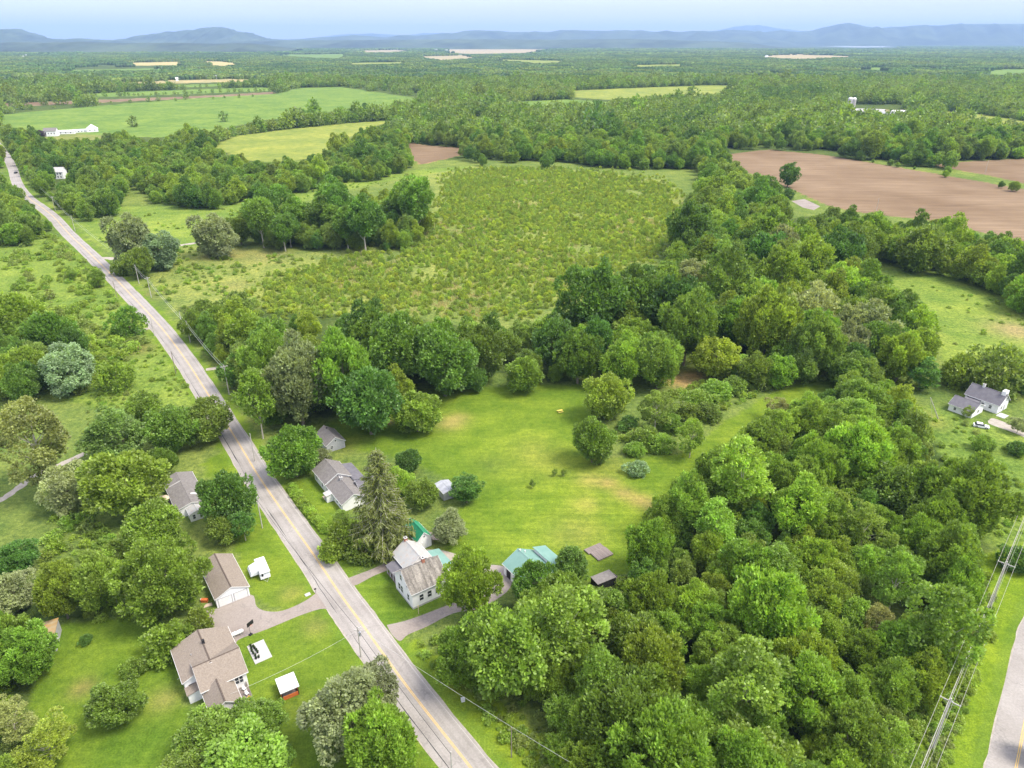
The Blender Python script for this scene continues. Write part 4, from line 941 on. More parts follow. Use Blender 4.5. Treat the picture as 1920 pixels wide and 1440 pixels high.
def gable(parent, x0, x1, y0, y1, wall, ridge, axis, roofm, wallm=None, ov=.35, th=.14, rp=.5, trim=True, z0=0.0, name='wall'):
    wallm = wallm or M['white']
    def tr(u, v, z): return (u, v, z) if axis == 'y' else (v, u, z)    # u across the ridge, v along it
    u0, u1, v0, v1 = (x0, x1, y0, y1) if axis == 'y' else (y0, y1, x0, x1)
    um = u0 + (u1-u0)*rp; w = MB()
    P = [tr(u0, v0, z0), tr(u1, v0, z0), tr(u1, v0, wall), tr(um, v0, ridge), tr(u0, v0, wall), tr(u0, v1, z0), tr(u1, v1, z0), tr(u1, v1, wall), tr(um, v1, ridge), tr(u0, v1, wall)]
    w.add(P, [(0,1,2,3,4), (9,8,7,6,5), (0,5,6,1), (1,6,7,2), (0,4,9,5), (2,7,8,3), (3,8,9,4)]); w.build(name, wallm, parent)
    r = MB(); t = MB()
    for s, ue in ((-1, u0), (1, u1)):
        sl = (ridge-wall)/abs(um-ue); uo = ue + s*ov; zo = wall - ov*sl
        r.hexa([tr(uo, v0-ov, zo+.01), tr(um, v0-ov, ridge+.01), tr(um, v1+ov, ridge+.01), tr(uo, v1+ov, zo+.01),
                tr(uo, v0-ov, zo+th), tr(um, v0-ov, ridge+th), tr(um, v1+ov, ridge+th), tr(uo, v1+ov, zo+th)])
        for va, vb in ((v0-ov-.03, v0-ov-.003), (v1+ov+.003, v1+ov+.03)):
            t.hexa([tr(uo, va, zo-.08), tr(um, va, ridge-.08), tr(um, vb, ridge-.08), tr(uo, vb, zo-.08), tr(uo, va, zo+th-.02), tr(um, va, ridge+th-.02), tr(um, vb, ridge+th-.02), tr(uo, vb, zo+th-.02)])
        a_, b_ = sorted((uo+s*.003, uo+s*.06)); 
        q = [tr(a_, v0-ov, zo-.06), tr(b_, v0-ov, zo-.06), tr(b_, v1+ov, zo-.06), tr(a_, v1+ov, zo-.06), tr(a_, v0-ov, zo+th-.03), tr(b_, v0-ov, zo+th-.03), tr(b_, v1+ov, zo+th-.03), tr(a_, v1+ov, zo+th-.03)]; t.hexa(q)
    ro = r.build('roof', roofm, parent)
    cp = MB(); cp.hexa([tr(um-.16, v0-ov, ridge+th-.03), tr(um+.16, v0-ov, ridge+th-.03), tr(um+.16, v1+ov, ridge+th-.03), tr(um-.16, v1+ov, ridge+th-.03), tr(um-.05, v0-ov, ridge+th+.05), tr(um+.05, v0-ov, ridge+th+.05), tr(um+.05, v1+ov, ridge+th+.05), tr(um-.05, v1+ov, ridge+th+.05)]); cp.build('ridge_cap', M['cap'] if roofm == M['tan'] else roofm, ro)
    if trim: t.build('trim', M['whitetrim'], ro)
    return ro
def lean(parent, x0, x1, y0, y1, zx0, zx1, roofm, wallm=None, ov=.25, th=.12, walls=True, axis='x', z0=0):
    """mono-pitch block, eave height zx0 at the low coordinate side and zx1 at the other, sloping along axis"""
    def tr(u, v, z): return (u, v, z) if axis == 'x' else (v, u, z)
    u0, u1, v0, v1 = (x0, x1, y0, y1) if axis == 'x' else (y0, y1, x0, x1)
    if walls:
        w = MB(); w.hexa([tr(u0,v0,z0), tr(u1,v0,z0), tr(u1,v1,z0), tr(u0,v1,z0), tr(u0,v0,zx0), tr(u1,v0,zx1), tr(u1,v1,zx1), tr(u0,v1,zx0)]); w.build('wall', wallm or M['white'], parent)
    s = (zx1-zx0)/(u1-u0); a_, b_ = zx0-ov*s+.01, zx1+ov*s+.01; r = MB()
    r.hexa([tr(u0-ov,v0-ov,a_), tr(u1+ov,v0-ov,b_), tr(u1+ov,v1+ov,b_), tr(u0-ov,v1+ov,a_), tr(u0-ov,v0-ov,a_+th), tr(u1+ov,v0-ov,b_+th), tr(u1+ov,v1+ov,b_+th), tr(u0-ov,v1+ov,a_+th)])
    return r.build('roof', roofm, parent)
def chimney(parent, x, y, z0, z1, s=.45, mat=None):
    m = MB(); m.box(x-s, x+s, y-s, y+s, z0, z1); c = m.build('chimney', mat or M['brick'], parent)
    m = MB(); m.box(x-s-.08, x+s+.08, y-s-.08, y+s+.08, z1+.002, z1+.12); m.build('cap', M['concrete'], c)
    m = MB(); m.box(x-s*.45, x+s*.45, y-s*.45, y+s*.45, z1+.122, z1+.2); m.build('flue', M['dark'], c)
def post(parent, x, y, z0, z1, s=.06, mat=None, name='post'): return MB().box(x-s, x+s, y-s, y+s, z0, z1).build(name, mat or M['whitetrim'], parent)
def planks(parent, x0, x1, y0, y1, z, n, mat, th=.05, gap=.04, along='x', name='plank'):
    L = (y1-y0) if along == 'x' else (x1-x0); w = L/n; first = None
    for i in range(n):
        m = MB()
        if along == 'x': m.box(x0, x1, -w/2+gap/2, w/2-gap/2, 0, th); loc = (0, y0+w*(i+.5), z)
        else: m.box(-w/2+gap/2, w/2-gap/2, y0, y1, 0, th); loc = (x0+w*(i+.5), 0, z)
        if first is None: first = m.build(name, mat, parent, loc=loc)
        else: link(name, first.data, parent, (loc[0], loc[1], loc[2] + random.uniform(0, .012)))

# farmhouse with weathered shingle roof
fh = empty('farmhouse', (-21.6, 118.5, 0), A35, 'white two-storey farmhouse with a streaked brown shingle roof beside the road', 'house')
gable(fh, 0, 8.6, 0, 8.2, 4.55, 7.8, 'x', M['cedar'])
gable(fh, 3.0, 9.6, 8.23, 15.0, 3.9, 6.35, 'y', M['lgrey'])
MB().box(-.03, 8.63, -.03, 8.21, 0, .45).build('foundation', M['concrete'], fh)
for u in (2.2, 4.2, 6.2): win(fh, 'y-', u, 2.35, .95, 1.6, 0)
win(fh, 'x-', 5.0, 2.1, .95, 1.7, 0); win(fh, 'x-', 6.2, 2.1, .95, 1.7, 0); win(fh, 'x-', 1.9, 2.1, .9, 1.6, 0); win(fh, 'x-', 2.2, 5.0, .7, 1.0, 0); win(fh, 'x-', 5.1, 5.3, .8, 1.4, 0)
chimney(fh, 5.2, 4.2, 7.2, 8.9, .35); chimney(fh, 6.3, 14.9, 5.6, 7.1, .35)
lean(fh, .5, 2.9, 8.9, 13.6, 2.45, 3.1, M['dgrey'], walls=False)
planks(fh, .4, 2.9, 8.9, 13.6, .35, 8, M['wood'], along='x', name='porch_plank')
for v in (9.0, 10.5, 12.0, 13.5): post(fh, .5, v, .4, 2.4)
lean(fh, 9.7, 13.2, 5.0, 11.8, 3.3, 2.5, M['teal']); win(fh, 'y-', 11.6, 1.6, .5, .6, 5.0)
lean(fh, 8.7, 10.4, -.2, 1.3, 2.7, 2.3, M['lgrey'], walls=False); post(fh, 10.3, -.1, 0, 2.3); post(fh, 10.3, 1.2, 0, 2.3)
MB().box(8.65, 10.4, -.2, 1.3, 0, .3).build('step', M['concrete'], fh)
win(fh, 'x-', 11.2, 2.0, .8, 1.2, 3.0); door(fh, 'x-', 9.7, .4, .9, 2.05, 3.0, M['greysiding'])

# little green-roofed shed and the rack of boards beside it
gs = empty('garden_shed', (-22.0, 138.9, 0), A35, 'small white shed with a bright green metal roof behind the farmhouse', 'shed')
gable(gs, -1.2, 2.7, 0, 6.6, 2.9, 4.85, 'y', M['green'], ov=.25)
door(gs, 'y-', .1, .1, .8, 1.9, 0, M['whitetrim']); win(gs, 'y-', .8, 3.6, .35, .45, 0, mull=False); win(gs, 'x-', 2.8, 1.6, .8, .9, -1.2)
ra = empty('lumber_rack', (-22.0, 138.9, 0), A35, 'low rack of pale boards leaning beside the green-roofed shed', 'lumber rack')
for i in range(5):
    MB().hexa([(3.1+.38*i, -.1, 1.5-.17*i), (3.44+.38*i, -.1, 1.5-.17*i-.1), (3.44+.38*i, 3.6, 1.5-.17*i-.1), (3.1+.38*i, 3.6, 1.5-.17*i), (3.1+.38*i, -.1, 1.56-.17*i), (3.44+.38*i, -.1, 1.56-.17*i-.1), (3.44+.38*i, 3.6, 1.56-.17*i-.1), (3.1+.38*i, 3.6, 1.56-.17*i)]).build('board', M['freshwood'], ra)
for xx in (3.15, 4.9):
    for yy in (0.1, 3.4): post(ra, xx, yy, 0, 1.45 if xx < 4 else .68, .06, M['wood'])

# teal roofed barn
ba = empty('barn', (-1.7, 129.8, 0), A35, 'white barn with a pale teal metal roof partly behind two dark trees', 'barn')
gable(ba, 0, 8.2, -9.0, .3, 3.0, 5.2, 'y', M['teal'], ov=.3)
lean(ba, 8.25, 11.6, -7.5, -.2, 4.1, 3.0, M['teal'])
door(ba, 'x-', -1.6, 0, 1.6, 2.2, 0, M['dark'], 'dark_opening'); win(ba, 'x-', -5, 1.6, .9, .9, 0)  # flat black panel paints the shade inside the barn's open doorway
for v in (-.4,): MB().box(3.95, 4.25, v-.15, v+.15, 5.2, 5.75).build('vent', M['whitetrim'], ba)
MB().box(4.9, 5.1, -1.2, -1.0, 4.9, 5.5).build('vent', M['whitetrim'], ba)

# small grey metal shed
ms = empty('metal_shed', (-18.4, 159.2, 0), rad(31), 'small grey metal shed with a flat pitched roof beside a dark bushy tree', 'shed')
gable(ms, 0, 4.0, 0, 5.4, 2.3, 2.75, 'y', M['metal'], M['greysiding'], ov=.12); door(ms, 'x+', 2.6, 0, 1.4, 1.9, 4.0, M['metal'])

# white house with grey roofs
wh = empty('white_house', (-56.4, 170.5, 0), A35, 'white one-storey house with a long grey shingle roof and cross gables beside the hedge', 'house')
gable(wh, 0, 7.4, -9.6, -1.0, 3.2, 5.3, 'y', M['grey'])
gable(wh, .4, 7.0, -20.2, -9.64, 2.6, 4.5, 'y', M['grey'])
lean(wh, 7.43, 10.4, -12.0, -2.6, 3.1, 2.4, M['dgrey']); gable(wh, 7.05, 12.5, -17.0, -12.3, 2.5, 4.1, 'x', M['dgrey'])
win(wh, 'x-', -3.0, 1.7, .9, 1.4, 0); win(wh, 'x-', -7.2, 1.7, .9, 1.4, 0); win(wh, 'y-', 3.7, 4.3, .45, .6, -9.6)
win(wh, 'x-', -11.2, 1.5, .7, 1.2, .4); win(wh, 'x-', -16.5, 1.5, 1.0, 1.2, .4); win(wh, 'x-', -18.6, 1.5, .8, 1.2, .4)
lean(wh, -1.5, .36, -13.9, -12.2, 2.15, 2.5, M['lgrey'], walls=True); MB().box(-1.6, .3, -12.1, -10.6, 0, .3).build('step', M['freshwood'], wh)
door(wh, 'x-', -12.9, .15, .85, 1.95, -1.5, M['greysiding']); chimney(wh, 3.7, -12.0, 3.9, 5.2, .35, M['greysiding'])

# its garage
ga2 = empty('garage', (-55.7, 184.0, 0), A35, 'small grey-shingled outbuilding with a grey roof at the top left corner of the lawn', 'garage')
gable(ga2, 0, 5.8, 0, 8.6, 2.5, 4.5, 'y', M['grey'], M['greysiding'], ov=.25, trim=True)
win(ga2, 'y-', 2.9, 3.3, .55, .6, 0, mull=False); win(ga2, 'y-', 1.6, 1.4, .8, .9, 0); MB().box(2.7, 3.1, 6.2, 6.6, 4.4, 4.9).build('vent', M['dark'], ga2)
win(ga2, 'x+', 4, 1.5, .8, .8, 5.8)

# grey double-wide house left of the road
mo = empty('mobile_home', (-93.5, 157.0, 0), A35, 'low house with a worn pale grey roof and white skylight left of the road', 'house')
gable(mo, 2.3, 9.8, -8.6, 8.4, 2.6, 3.7, 'y', M['grey'], ov=.25)
gable(mo, 4.6, 8.6, -12.0, -8.63, 2.2, 2.9, 'y', M['lgrey'], M['white'], ov=.15)
win(mo, 'y-', 7.4, 1.3, .8, 1.2, -12.0); win(mo, 'y-', 5.6, 1.3, .6, 1.2, -12.0)
for v in (-5, 0, 5): win(mo, 'x-', v, 1.5, 1, 1, 2.3)
MB().hexa([(6.9, -4.6, 3.60), (9.6, -4.6, 2.79), (9.6, -4.0, 2.79), (6.9, -4.0, 3.60), (6.9, -4.6, 3.68), (9.6, -4.6, 2.87), (9.6, -4.0, 2.87), (6.9, -4.0, 3.68)]).build('skylight', M['whitetrim'], mo)
MB().hexa([(2.2, 3.2, 2.71), (6.0, 3.2, 3.83), (6.0, 3.5, 3.83), (2.2, 3.5, 2.71), (2.2, 3.2, 2.78), (6.0, 3.2, 3.9), (6.0, 3.5, 3.9), (2.2, 3.5, 2.78)]).build('roof_seam', M['lgrey'], mo)
planks(mo, -2.2, 2.2, -2.2, 1.6, .6, 12, M['wood'], along='y', name='deck_plank')
for a_, b_ in ((-2.2, -2.2), (-2.2, 1.6), (2.1, -2.2), (0, -2.2), (0, 1.6)): post(mo, a_, b_, 0, 1.5, .06, M['freshwood'])
MB().box(-2.25, 2.1, 1.55, 1.62, 1.4, 1.5).box(-2.25, -2.18, -2.2, 1.55, 1.4, 1.5).build('deck_rail', M['freshwood'], mo)
um = empty('patio_umbrella', tuple(mo.matrix_basis @ mathutils.Vector((.6, -.6, .65))), 0, 'tan patio umbrella on the deck of the pale grey-roofed house', 'umbrella')
MB().tube([(0,0,0),(0,0,2.2)], .03).build('pole', M['metal'], um)
MB().add([(1.6*math.cos(i*math.pi/4), 1.6*math.sin(i*math.pi/4), 1.85) for i in range(8)] + [(0,0,2.35)], [(i, (i+1) % 8, 8) for i in range(8)]).build('canopy', M['beige'], um)

# tan-roofed garage
gr = empty('garage', (-64.5, 118.9, 0), A35, 'two-door white garage with a tan shingle roof at the head of the parking area', 'garage')
gable(gr, 0, 7.05, 0, 13.3, 2.6, 4.25, 'y', M['tan'], ov=.22)
door(gr, 'y-', 1.85, .04, 2.75, 2.15, 0, M['whitetrim'], 'garage_door'); door(gr, 'y-', 5.2, .04, 2.75, 2.15, 0, M['whitetrim'], 'garage_door')
win(gr, 'x+', 4, 1.5, .8, .9, 7.05); win(gr, 'x+', 9, 1.5, .8, .9, 7.05)

# tan-roofed house
th_ = empty('tan_roofed_house', (-61.99, 96.33, 0), A35, 'white house with several tan shingle roofs and a wooden deck in the lower left', 'house')
gable(th_, 0, 10.3, -1.0, 8.4, 4.0, 6.0, 'y', M['tan'], ov=.35)
gable(th_, 2.3, 10.25, -5.1, 3.5, 3.95, 6.15, 'x', M['tan'], ov=.35)
gable(th_, 2.5, 7.6, -10.5, -5.13, 3.0, 4.85, 'y', M['tan'], ov=.35)
lean(th_, 0.03, 2.27, -3.0, -1.05, 2.3, 2.7, M['tan'])
win(th_, 'y-', 1.1, 2.4, 1.0, .8, -1.0); win(th_, 'y-', 8.4, 2.6, .6, 1.6, -5.1); win(th_, 'y-', 9.2, 2.6, .6, 1.6, -5.1); win(th_, 'y-', 5.6, 1.9, 1.6, .7, -10.5, mull=False)
win(th_, 'x-', 5, 2.2, .9, 1.3, 0); win(th_, 'x-', 2, 2.2, .9, 1.3, 0); win(th_, 'x+', -1.5, 2.2, .9, 1.3, 10.25); win(th_, 'x+', -7.8, 1.6, .9, 1.2, 7.6); door(th_, 'x+', -6.2, .7, .9, 2.0, 7.6, M['greysiding'])
MB().box(5.0, 5.5, 4.2, 4.7, 5.6, 6.9).build('chimney', M['dark'], th_); MB().tube([(2.6, 3.6, 5), (2.6, 3.6, 5.5)], .09).build('vent_pipe', M['metal'], th_)
MB().box(-.8, .9, 1.2, 1.26, 3.1, 3.14).build('antenna', M['metal'], th_)
dk = empty('wooden_deck', (-61.99, 96.33, 0), A35, 'weathered wooden deck wrapping the front corner of the tan-roofed house', 'deck')
planks(dk, 7.7, 9.9, -13.4, -5.2, .65, 24, M['wood'], along='x'); planks(dk, 3.6, 7.6, -13.4, -10.6, .65, 8, M['wood'], along='x')
for v in (-13.3, -11.3, -9.3, -7.3, -5.3): post(dk, 9.85, v, 0, 1.65, .06, M['wood'])
for u in (3.7, 5.8, 7.8): post(dk, u, -13.35, 0, 1.65, .06, M['wood'])
MB().box(9.8, 9.9, -13.3, -5.3, 1.66, 1.72).box(3.7, 9.78, -13.4, -13.3, 1.66, 1.72).build('handrail', M['wood'], dk)
MB().box(3.7, 9.7, -13.3, -13.25, .02, .6).build('skirt', M['dark'], dk)
def world(o, x, y, z=0): return tuple(o.matrix_basis @ mathutils.Vector((x, y, z)))
for i, (x, y, m, lb) in enumerate([(9.2,-6.2,'whitetrim','white chair on the wooden deck near the house wall'),(9.3,-7.6,'whitetrim','second white chair on the wooden deck, nearer the railing')]):
    ch = empty('deck_chair', world(dk, x, y, .71), A35 + .4, lb, 'chair')
    MB().box(-.3,.3,-.3,.3,.36,.42).build('seat', M[m], ch); MB().box(-.3,.3,.25,.31,.42,.95).build('backrest', M[m], ch)
    for sx_ in (-.26,.26):
        for sy_ in (-.26,.26): MB().box(sx_-.03,sx_+.03,sy_-.03,sy_+.03,0,.36).build('leg', M[m], ch)
fp = empty('flower_pot', world(dk, 9.3, -9.2, .71), 0, 'pot of yellow flowers on the wooden deck', 'flower pot')
MB().tube([(0,0,0),(0,0,.35)], [.18,.25], 10).build('pot', M['dark'], fp); c = link('flowers', low[0], fp, (0,0,.3), 0, (.4,.4,.4)); c.color = (5, 2.4, .3, 1)

# distant white house on the right
rh = empty('white_farmhouse', (161.2, 209.0, 0), A35, 'distant white house with a dark grey roof at the right edge', 'house')
gable(rh, 0, 7.2, -.2, 10.4, 3.3, 6.2, 'y', M['dgrey']); gable(rh, -10.2, -2.4, 3.2, 10.6, 2.5, 4.4, 'y', M['dgrey'], rp=.45)
lean(rh, -2.36, -.03, 5.5, 9.5, 2.3, 2.5, M['dgrey']); lean(rh, 7.25, 10, 2, 7, 4.0, 3.2, M['dgrey'])
chimney(rh, 3.6, 7.0, 5.8, 7.2, .35, M['whitetrim']); MB().box(2.9, 5.2, -.1, 1.2, 5.0, 7.2).build('dormer', M['white'], rh)
for v in (2.2, 4.6): win(rh, 'x-', v, 1.7, .8, 1.1, 0)
win(rh, 'y-', 2.5, 1.6, .9, 1.1, -.2); win(rh, 'y-', 5, 4.0, .9, 1.0, -.2); win(rh, 'x-', 8.6, 1.3, .7, .9, -10.2); win(rh, 'x-', 5.4, 1.3, .7, .9, -10.2); door(rh, 'y-', 4.6, .1, .9, 2, -.2, M['greysiding'])
win(rh, 'y-', -6, 1.4, 1.2, 1, 3.2)
MB().box(-1.5, 2.0, -3.2, -.6, .0, .12).build('patio', M['concrete'], rh)

# small mossy shed at the left edge
x_, y_ = G(112, 1222); sl = empty('tool_shed', (x_-1.2, y_, 0), rad(22), 'small shed with a mossy brown mono-pitch roof at the left edge', 'shed')
lean(sl, -4.0, .6, 0, 6.2, 2.7, 3.1, M['rust'], M['greysiding'], ov=.15); win(sl, 'y-', -.9, 1.6, .55, .5, 0, mull=False); door(sl, 'x+', 2.5, 0, .9, 1.9, .6, M['whitetrim'])
# more distant white house by the far road, farms, silos
x_, y_ = G(100, 336); fw = empty('white_house', (x_, y_, 0), rad(8), 'tall white house half hidden in trees beside the far road', 'house')
gable(fw, 0, 9, 0, 9, 6.2, 9.6, 'x', M['lgrey'], M['white'])
for u in (2, 4.5, 7): win(fw, 'y-', u, 1.9, 1, 1.5, 0); win(fw, 'y-', u, 4.6, 1, 1.4, 0)
def farmblock(name, px, py, rz, w, l, wall, ridge, axis, roofm, lb, wins=3, wallm=None, cat='barn'):
    x, y = G(px, py); o = empty(name, (x, y, 0), rz, lb, cat); gable(o, 0, w, 0, l, wall, ridge, axis, roofm, wallm, trim=False)
    for i in range(wins): win(o, 'y-', w*(i+.7)/(wins+.4), wall*.55, 1.1, 1.3, 0, mull=False)
    return o
farmblock('white_house', 83, 256, .2, 15, 10, 6.5, 10, 'x', M['grey'], 'large white farmhouse with a grey hip of roof at the far left farm', 4, cat='house')
farmblock('white_house', 30, 262, .2, 10, 8, 4, 6.5, 'x', M['lgrey'], 'small white house left of the large farmhouse at the far left farm', 3, cat='house')
farmblock('white_barn', 108, 252, .3, 20, 9, 3.2, 4.6, 'x', M['white'], 'long low white barn right of the far left farmhouse', 3)
farmblock('greenhouse', 138, 249, .5, 20, 8, 2.6, 3.8, 'x', M['canvas'], 'long white greenhouse at the far left farm', 5)
farmblock('white_barn', 163, 248, .5, 14, 12, 4, 9, 'y', M['white'], 'steep-roofed white barn at the right end of the far left farm', 2)
farmblock('long_barn', 1602, 214, -.35, 46, 14, 5, 8.5, 'x', M['lgrey'], 'long grey-roofed dairy barn beside the two silos', 6)
farmblock('white_barn', 1598, 217, 0, 13, 10, 4, 6.2, 'x', M['white'], 'white milk house in front of the long dairy barn', 2)
farmblock('machine_shed', 1652, 217, -.2, 22, 12, 3.4, 5, 'x', M['metal'], 'grey machine shed right of the long dairy barn', 3)
farmblock('white_barn', 1672, 213, -.1, 26, 10, 3.6, 5.2, 'x', M['white'], 'white low barn at the right end of the silo farm', 3)
farmblock('white_barn', 1625, 219, -.3, 16, 9, 3, 4.6, 'x', M['grey'], 'grey-roofed shed in front of the middle of the long dairy barn', 2)
farmblock('machine_shed', 1585, 216, .4, 12, 8, 3, 4.4, 'x', M['lgrey'], 'small shed just left of the white milk house', 2)
farmblock('white_house', 1567, 208, .3, 9, 8, 4.5, 7.5, 'x', M['dgrey'], 'small white farmhouse left of the two silos', 2, cat='house')
for i, (px, h, lb) in enumerate(((1590, 21, 'left-hand concrete silo with a white dome'), (1601, 20, 'right-hand concrete silo with a white dome'))):
    x, y = G(px, 210); s = empty('silo', (x, y+8*i, 0), 0, lb, 'silo'); MB().tube([(0,0,0),(0,0,h)], 3.7, 20).build('tower', M['concrete'], s); MB().dome((0,0,h), 3.8, .85, 20).build('dome', M['whitetrim'], s, smooth=True)
    for z in range(2, h, 3): MB().tube([(0,0,z),(0,0,z+.15)], 3.78, 20).build('hoop', M['metal'], s)
fb = [(42,107,10,14),(48,105,4,22),(102,120,9,5),(422,81,4,16),(470,96,8,5),(345,99,10,5),(250,92,9,5),(765,91,12,6),(780,90,10,6),(800,91,12,6),(815,92,12,6),(835,93,10,5),(700,88,9,5),(720,87,10,5),(745,89,8,5),(1050,78,14,6),(1065,79,10,5),(1195,82,10,5),(1490,98,10,8),(385,146,12,5),(400,145,14,5),(115,152,10,5),(175,154,10,5),(330,149,10,4),(1790,124,12,7),(1435,105,12,5)]
for i, (px, py, w, h) in enumerate(fb):
    x, y = G(px, max(py, 84)+3); k = max(depth(x, y)/1333, 1.5)*.45; o = empty('far_building', (x, y, 0), rng.uniform(-.5, .5), 'tiny white building far away on the plain', 'building', 'tiny far buildings on the plain')
    gable(o, 0, w*k, 0, 7*k**.6, 6+h*.3*k, 6+h*.3*k+3+k, 'x', random.choice([M['lgrey'], M['white'], M['metal']]), trim=False)

# ------------------------------------------------------------------ yard things
def capsule(mb, x0, x1, y, z, r, n=12):
    pts = [(x0-r*.9, y, z), (x0-r*.6, y, z), (x0, y, z), (x1, y, z), (x1+r*.6, y, z), (x1+r*.9, y, z)]; mb.tube(pts, [r*.1, r*.75, r, r, r*.75, r*.1], n)
x_, y_ = G(437, 1195); pt = empty('propane_tank', (x_, y_, 0), A35, 'white propane tank lying between the tan-roofed house and the parking area', 'tank')
m = MB(); capsule(m, 0, 1.9, 0, .75, .42); m.build('tank', M['whitetrim'], pt, smooth=True); MB().box(.2,.35,-.3,.3,0,.45).box(1.5,1.65,-.3,.3,0,.45).build('feet', M['concrete'], pt); MB().dome((.95,0,1.12), .15, .8).build('valve_dome', M['metal'], pt)
x_, y_ = G(470, 1190); bh = empty('basketball_hoop', (x_, y_, 0), rad(60), 'black basketball hoop at the edge of the parking area', 'basketball hoop')
MB().tube([(0,0,0),(0,0,2.9),(0,-.5,3.3)], .06).build('pole', M['dark'], bh); MB().box(-.8,.8,-.62,-.56,2.9,3.9).build('backboard', M['dark'], bh); MB().tube([(.23*math.cos(t),-.85+.23*math.sin(t),3.0) for t in np.linspace(0, 6.28, 13)], .02, 5).build('rim', M['orange'], bh)
MB().box(-.35,.35,-.3,.3,0,.18).build('base', M['dark'], bh)
x_, y_ = G(430, 1198); bn = empty('garbage_bin', (x_, y_, 0), A35, 'dark garbage bin beside the white propane tank', 'bin'); MB().hexa([(-.25,-.3,.05),(.25,-.3,.05),(.25,.3,.05),(-.25,.3,.05),(-.32,-.38,1),(.32,-.38,1),(.32,.38,1),(-.32,.38,1)]).build('body', M['dark'], bn); MB().box(-.35,.35,-.42,.42,1.003,1.07).build('lid', M['dark'], bn)
# concrete pad with a row of dark pots
pad = empty('concrete_pad', (-51.0, 103.4, 0), A35, 'white concrete pad on the lawn right of the tan-roofed house', 'concrete pad')
MB().box(-.2, 3.2, 0, 5.6, 0, .12).build('slab', M['concrete'], pad)
pots = [(.35,1.2),(.45,2.0),(.3,2.8),(.25,3.6),(.35,4.3),(1.1,2.6),(1.05,3.3),(.95,4.0),(.85,4.6),(.9,1.2),(.45,5.1)]
for i, (u, v) in enumerate(pots):
    o = empty('plant_pot', world(pad, u, v, .12), 0, 'small black plant pot standing in the double row on the concrete pad', 'plant pot', 'black pots on the concrete pad')
    MB().tube([(0,0,0),(0,0,.42)], [.17,.24], 9).build('pot', M['dark'], o); c = link('plant', low[i % 4], o, (0,0,.35), i, (.2,.2,.25)); c.color = (.25, .35, .4, 1)
# hot-tub style gazebo
gz = empty('gazebo', (-43.1, 94.5, 0), rad(31), 'square gazebo with a white flat canopy and orange wooden sides on the lawn', 'gazebo')
for k_, (a_, b_, c__, d_) in enumerate(((0,3.1,0,.08),(0,3.1,3.42,3.5),(0,.08,.09,3.41),(3.02,3.1,.09,3.41))): 
    for z in range(4): MB().box(a_, b_, c__, d_, .05+z*.23, .26+z*.23).build('board', M['orange'], gz)
for a_ in (.06, 3.04):
    for b_ in (.06, 3.44): post(gz, a_, b_, 0, 2.35, .07, M['dark'])
MB().box(.1, 3.0, .1, 3.4, .02, .06).build('floor', M['wood'], gz)
m = MB(); m.add([(-.2,-.2,2.35),(3.3,-.2,2.35),(3.3,3.7,2.35),(-.2,3.7,2.35),(1.55,1.75,2.75)], [(0,1,4),(1,2,4),(2,3,4),(3,0,4),(3,2,1,0)]); m.build('canopy', M['whitetrim'], gz); MB().box(-.2,3.3,-.22,-.2,2.15,2.35).box(-.2,3.3,3.7,3.72,2.15,2.35).box(-.22,-.2,-.2,3.7,2.15,2.35).box(3.3,3.32,-.2,3.7,2.15,2.35).build('valance', M['canvas'], gz)
# pop-up camper
cp = empty('camper_trailer', (-57.6, 127.0, 0), rad(31), 'white pop-up camper trailer with its canvas bed folded out on the roadside lawn', 'camper trailer')
MB().box(.2, 2.4, .4, 6.2, .45, 1.15).build('body', M['white'], cp)
MB().hexa([(.25,.45,1.153),(2.35,.45,1.153),(2.35,6.15,1.153),(.25,6.15,1.153),(.4,.8,2.1),(2.25,.8,2.1),(2.25,5.9,2.1),(.4,5.9,2.1)]).build('tent_wall', M['canvas'], cp)
MB().hexa([(.15,.3,2.103),(2.5,.3,2.103),(2.5,6.3,2.103),(.15,6.3,2.103),(.3,.5,2.35),(2.35,.5,2.35),(2.35,6.1,2.35),(.3,6.1,2.35)]).build('roof', M['whitetrim'], cp)
MB().hexa([(-1.7,1.9,1.0),(.19,1.9,1.0),(.19,5.4,1.0),(-1.7,5.4,1.0),(-1.4,2.1,1.75),(.19,1.9,2.1),(.19,5.4,2.1),(-1.4,5.2,1.75)]).build('slide_out_bed', M['canvas'], cp)
MB().box(.5, .9, .38, .395, 1.2, 1.9).build('door', M['dark'], cp); MB().box(1.0,1.5,3.0,3.6,2.353,2.5).build('air_vent', M['whitetrim'], cp); MB().box(1.2,1.45,5.0,5.3,2.353,2.45).build('roof_vent', M['dark'], cp)
for xx in (.15, 2.45): 
    w_ = MB().tube([(xx-.1,3.2,.33),(xx+.1,3.2,.33)], .33, 14).build('wheel', M['tyre'], cp); MB().tube([(xx-.11,3.2,.33),(xx+.11,3.2,.33)], .15, 10).build('rim', M['metal'], w_)
MB().tube([(.6,.4,.5),(1.3,-1.0,.5),(2.0,.4,.5)], .05).build('hitch', M['metal'], cp); MB().tube([(-1.6,2.2,.0),(-1.2,2.2,1.0)], .03).build('support_leg', M['metal'], cp)
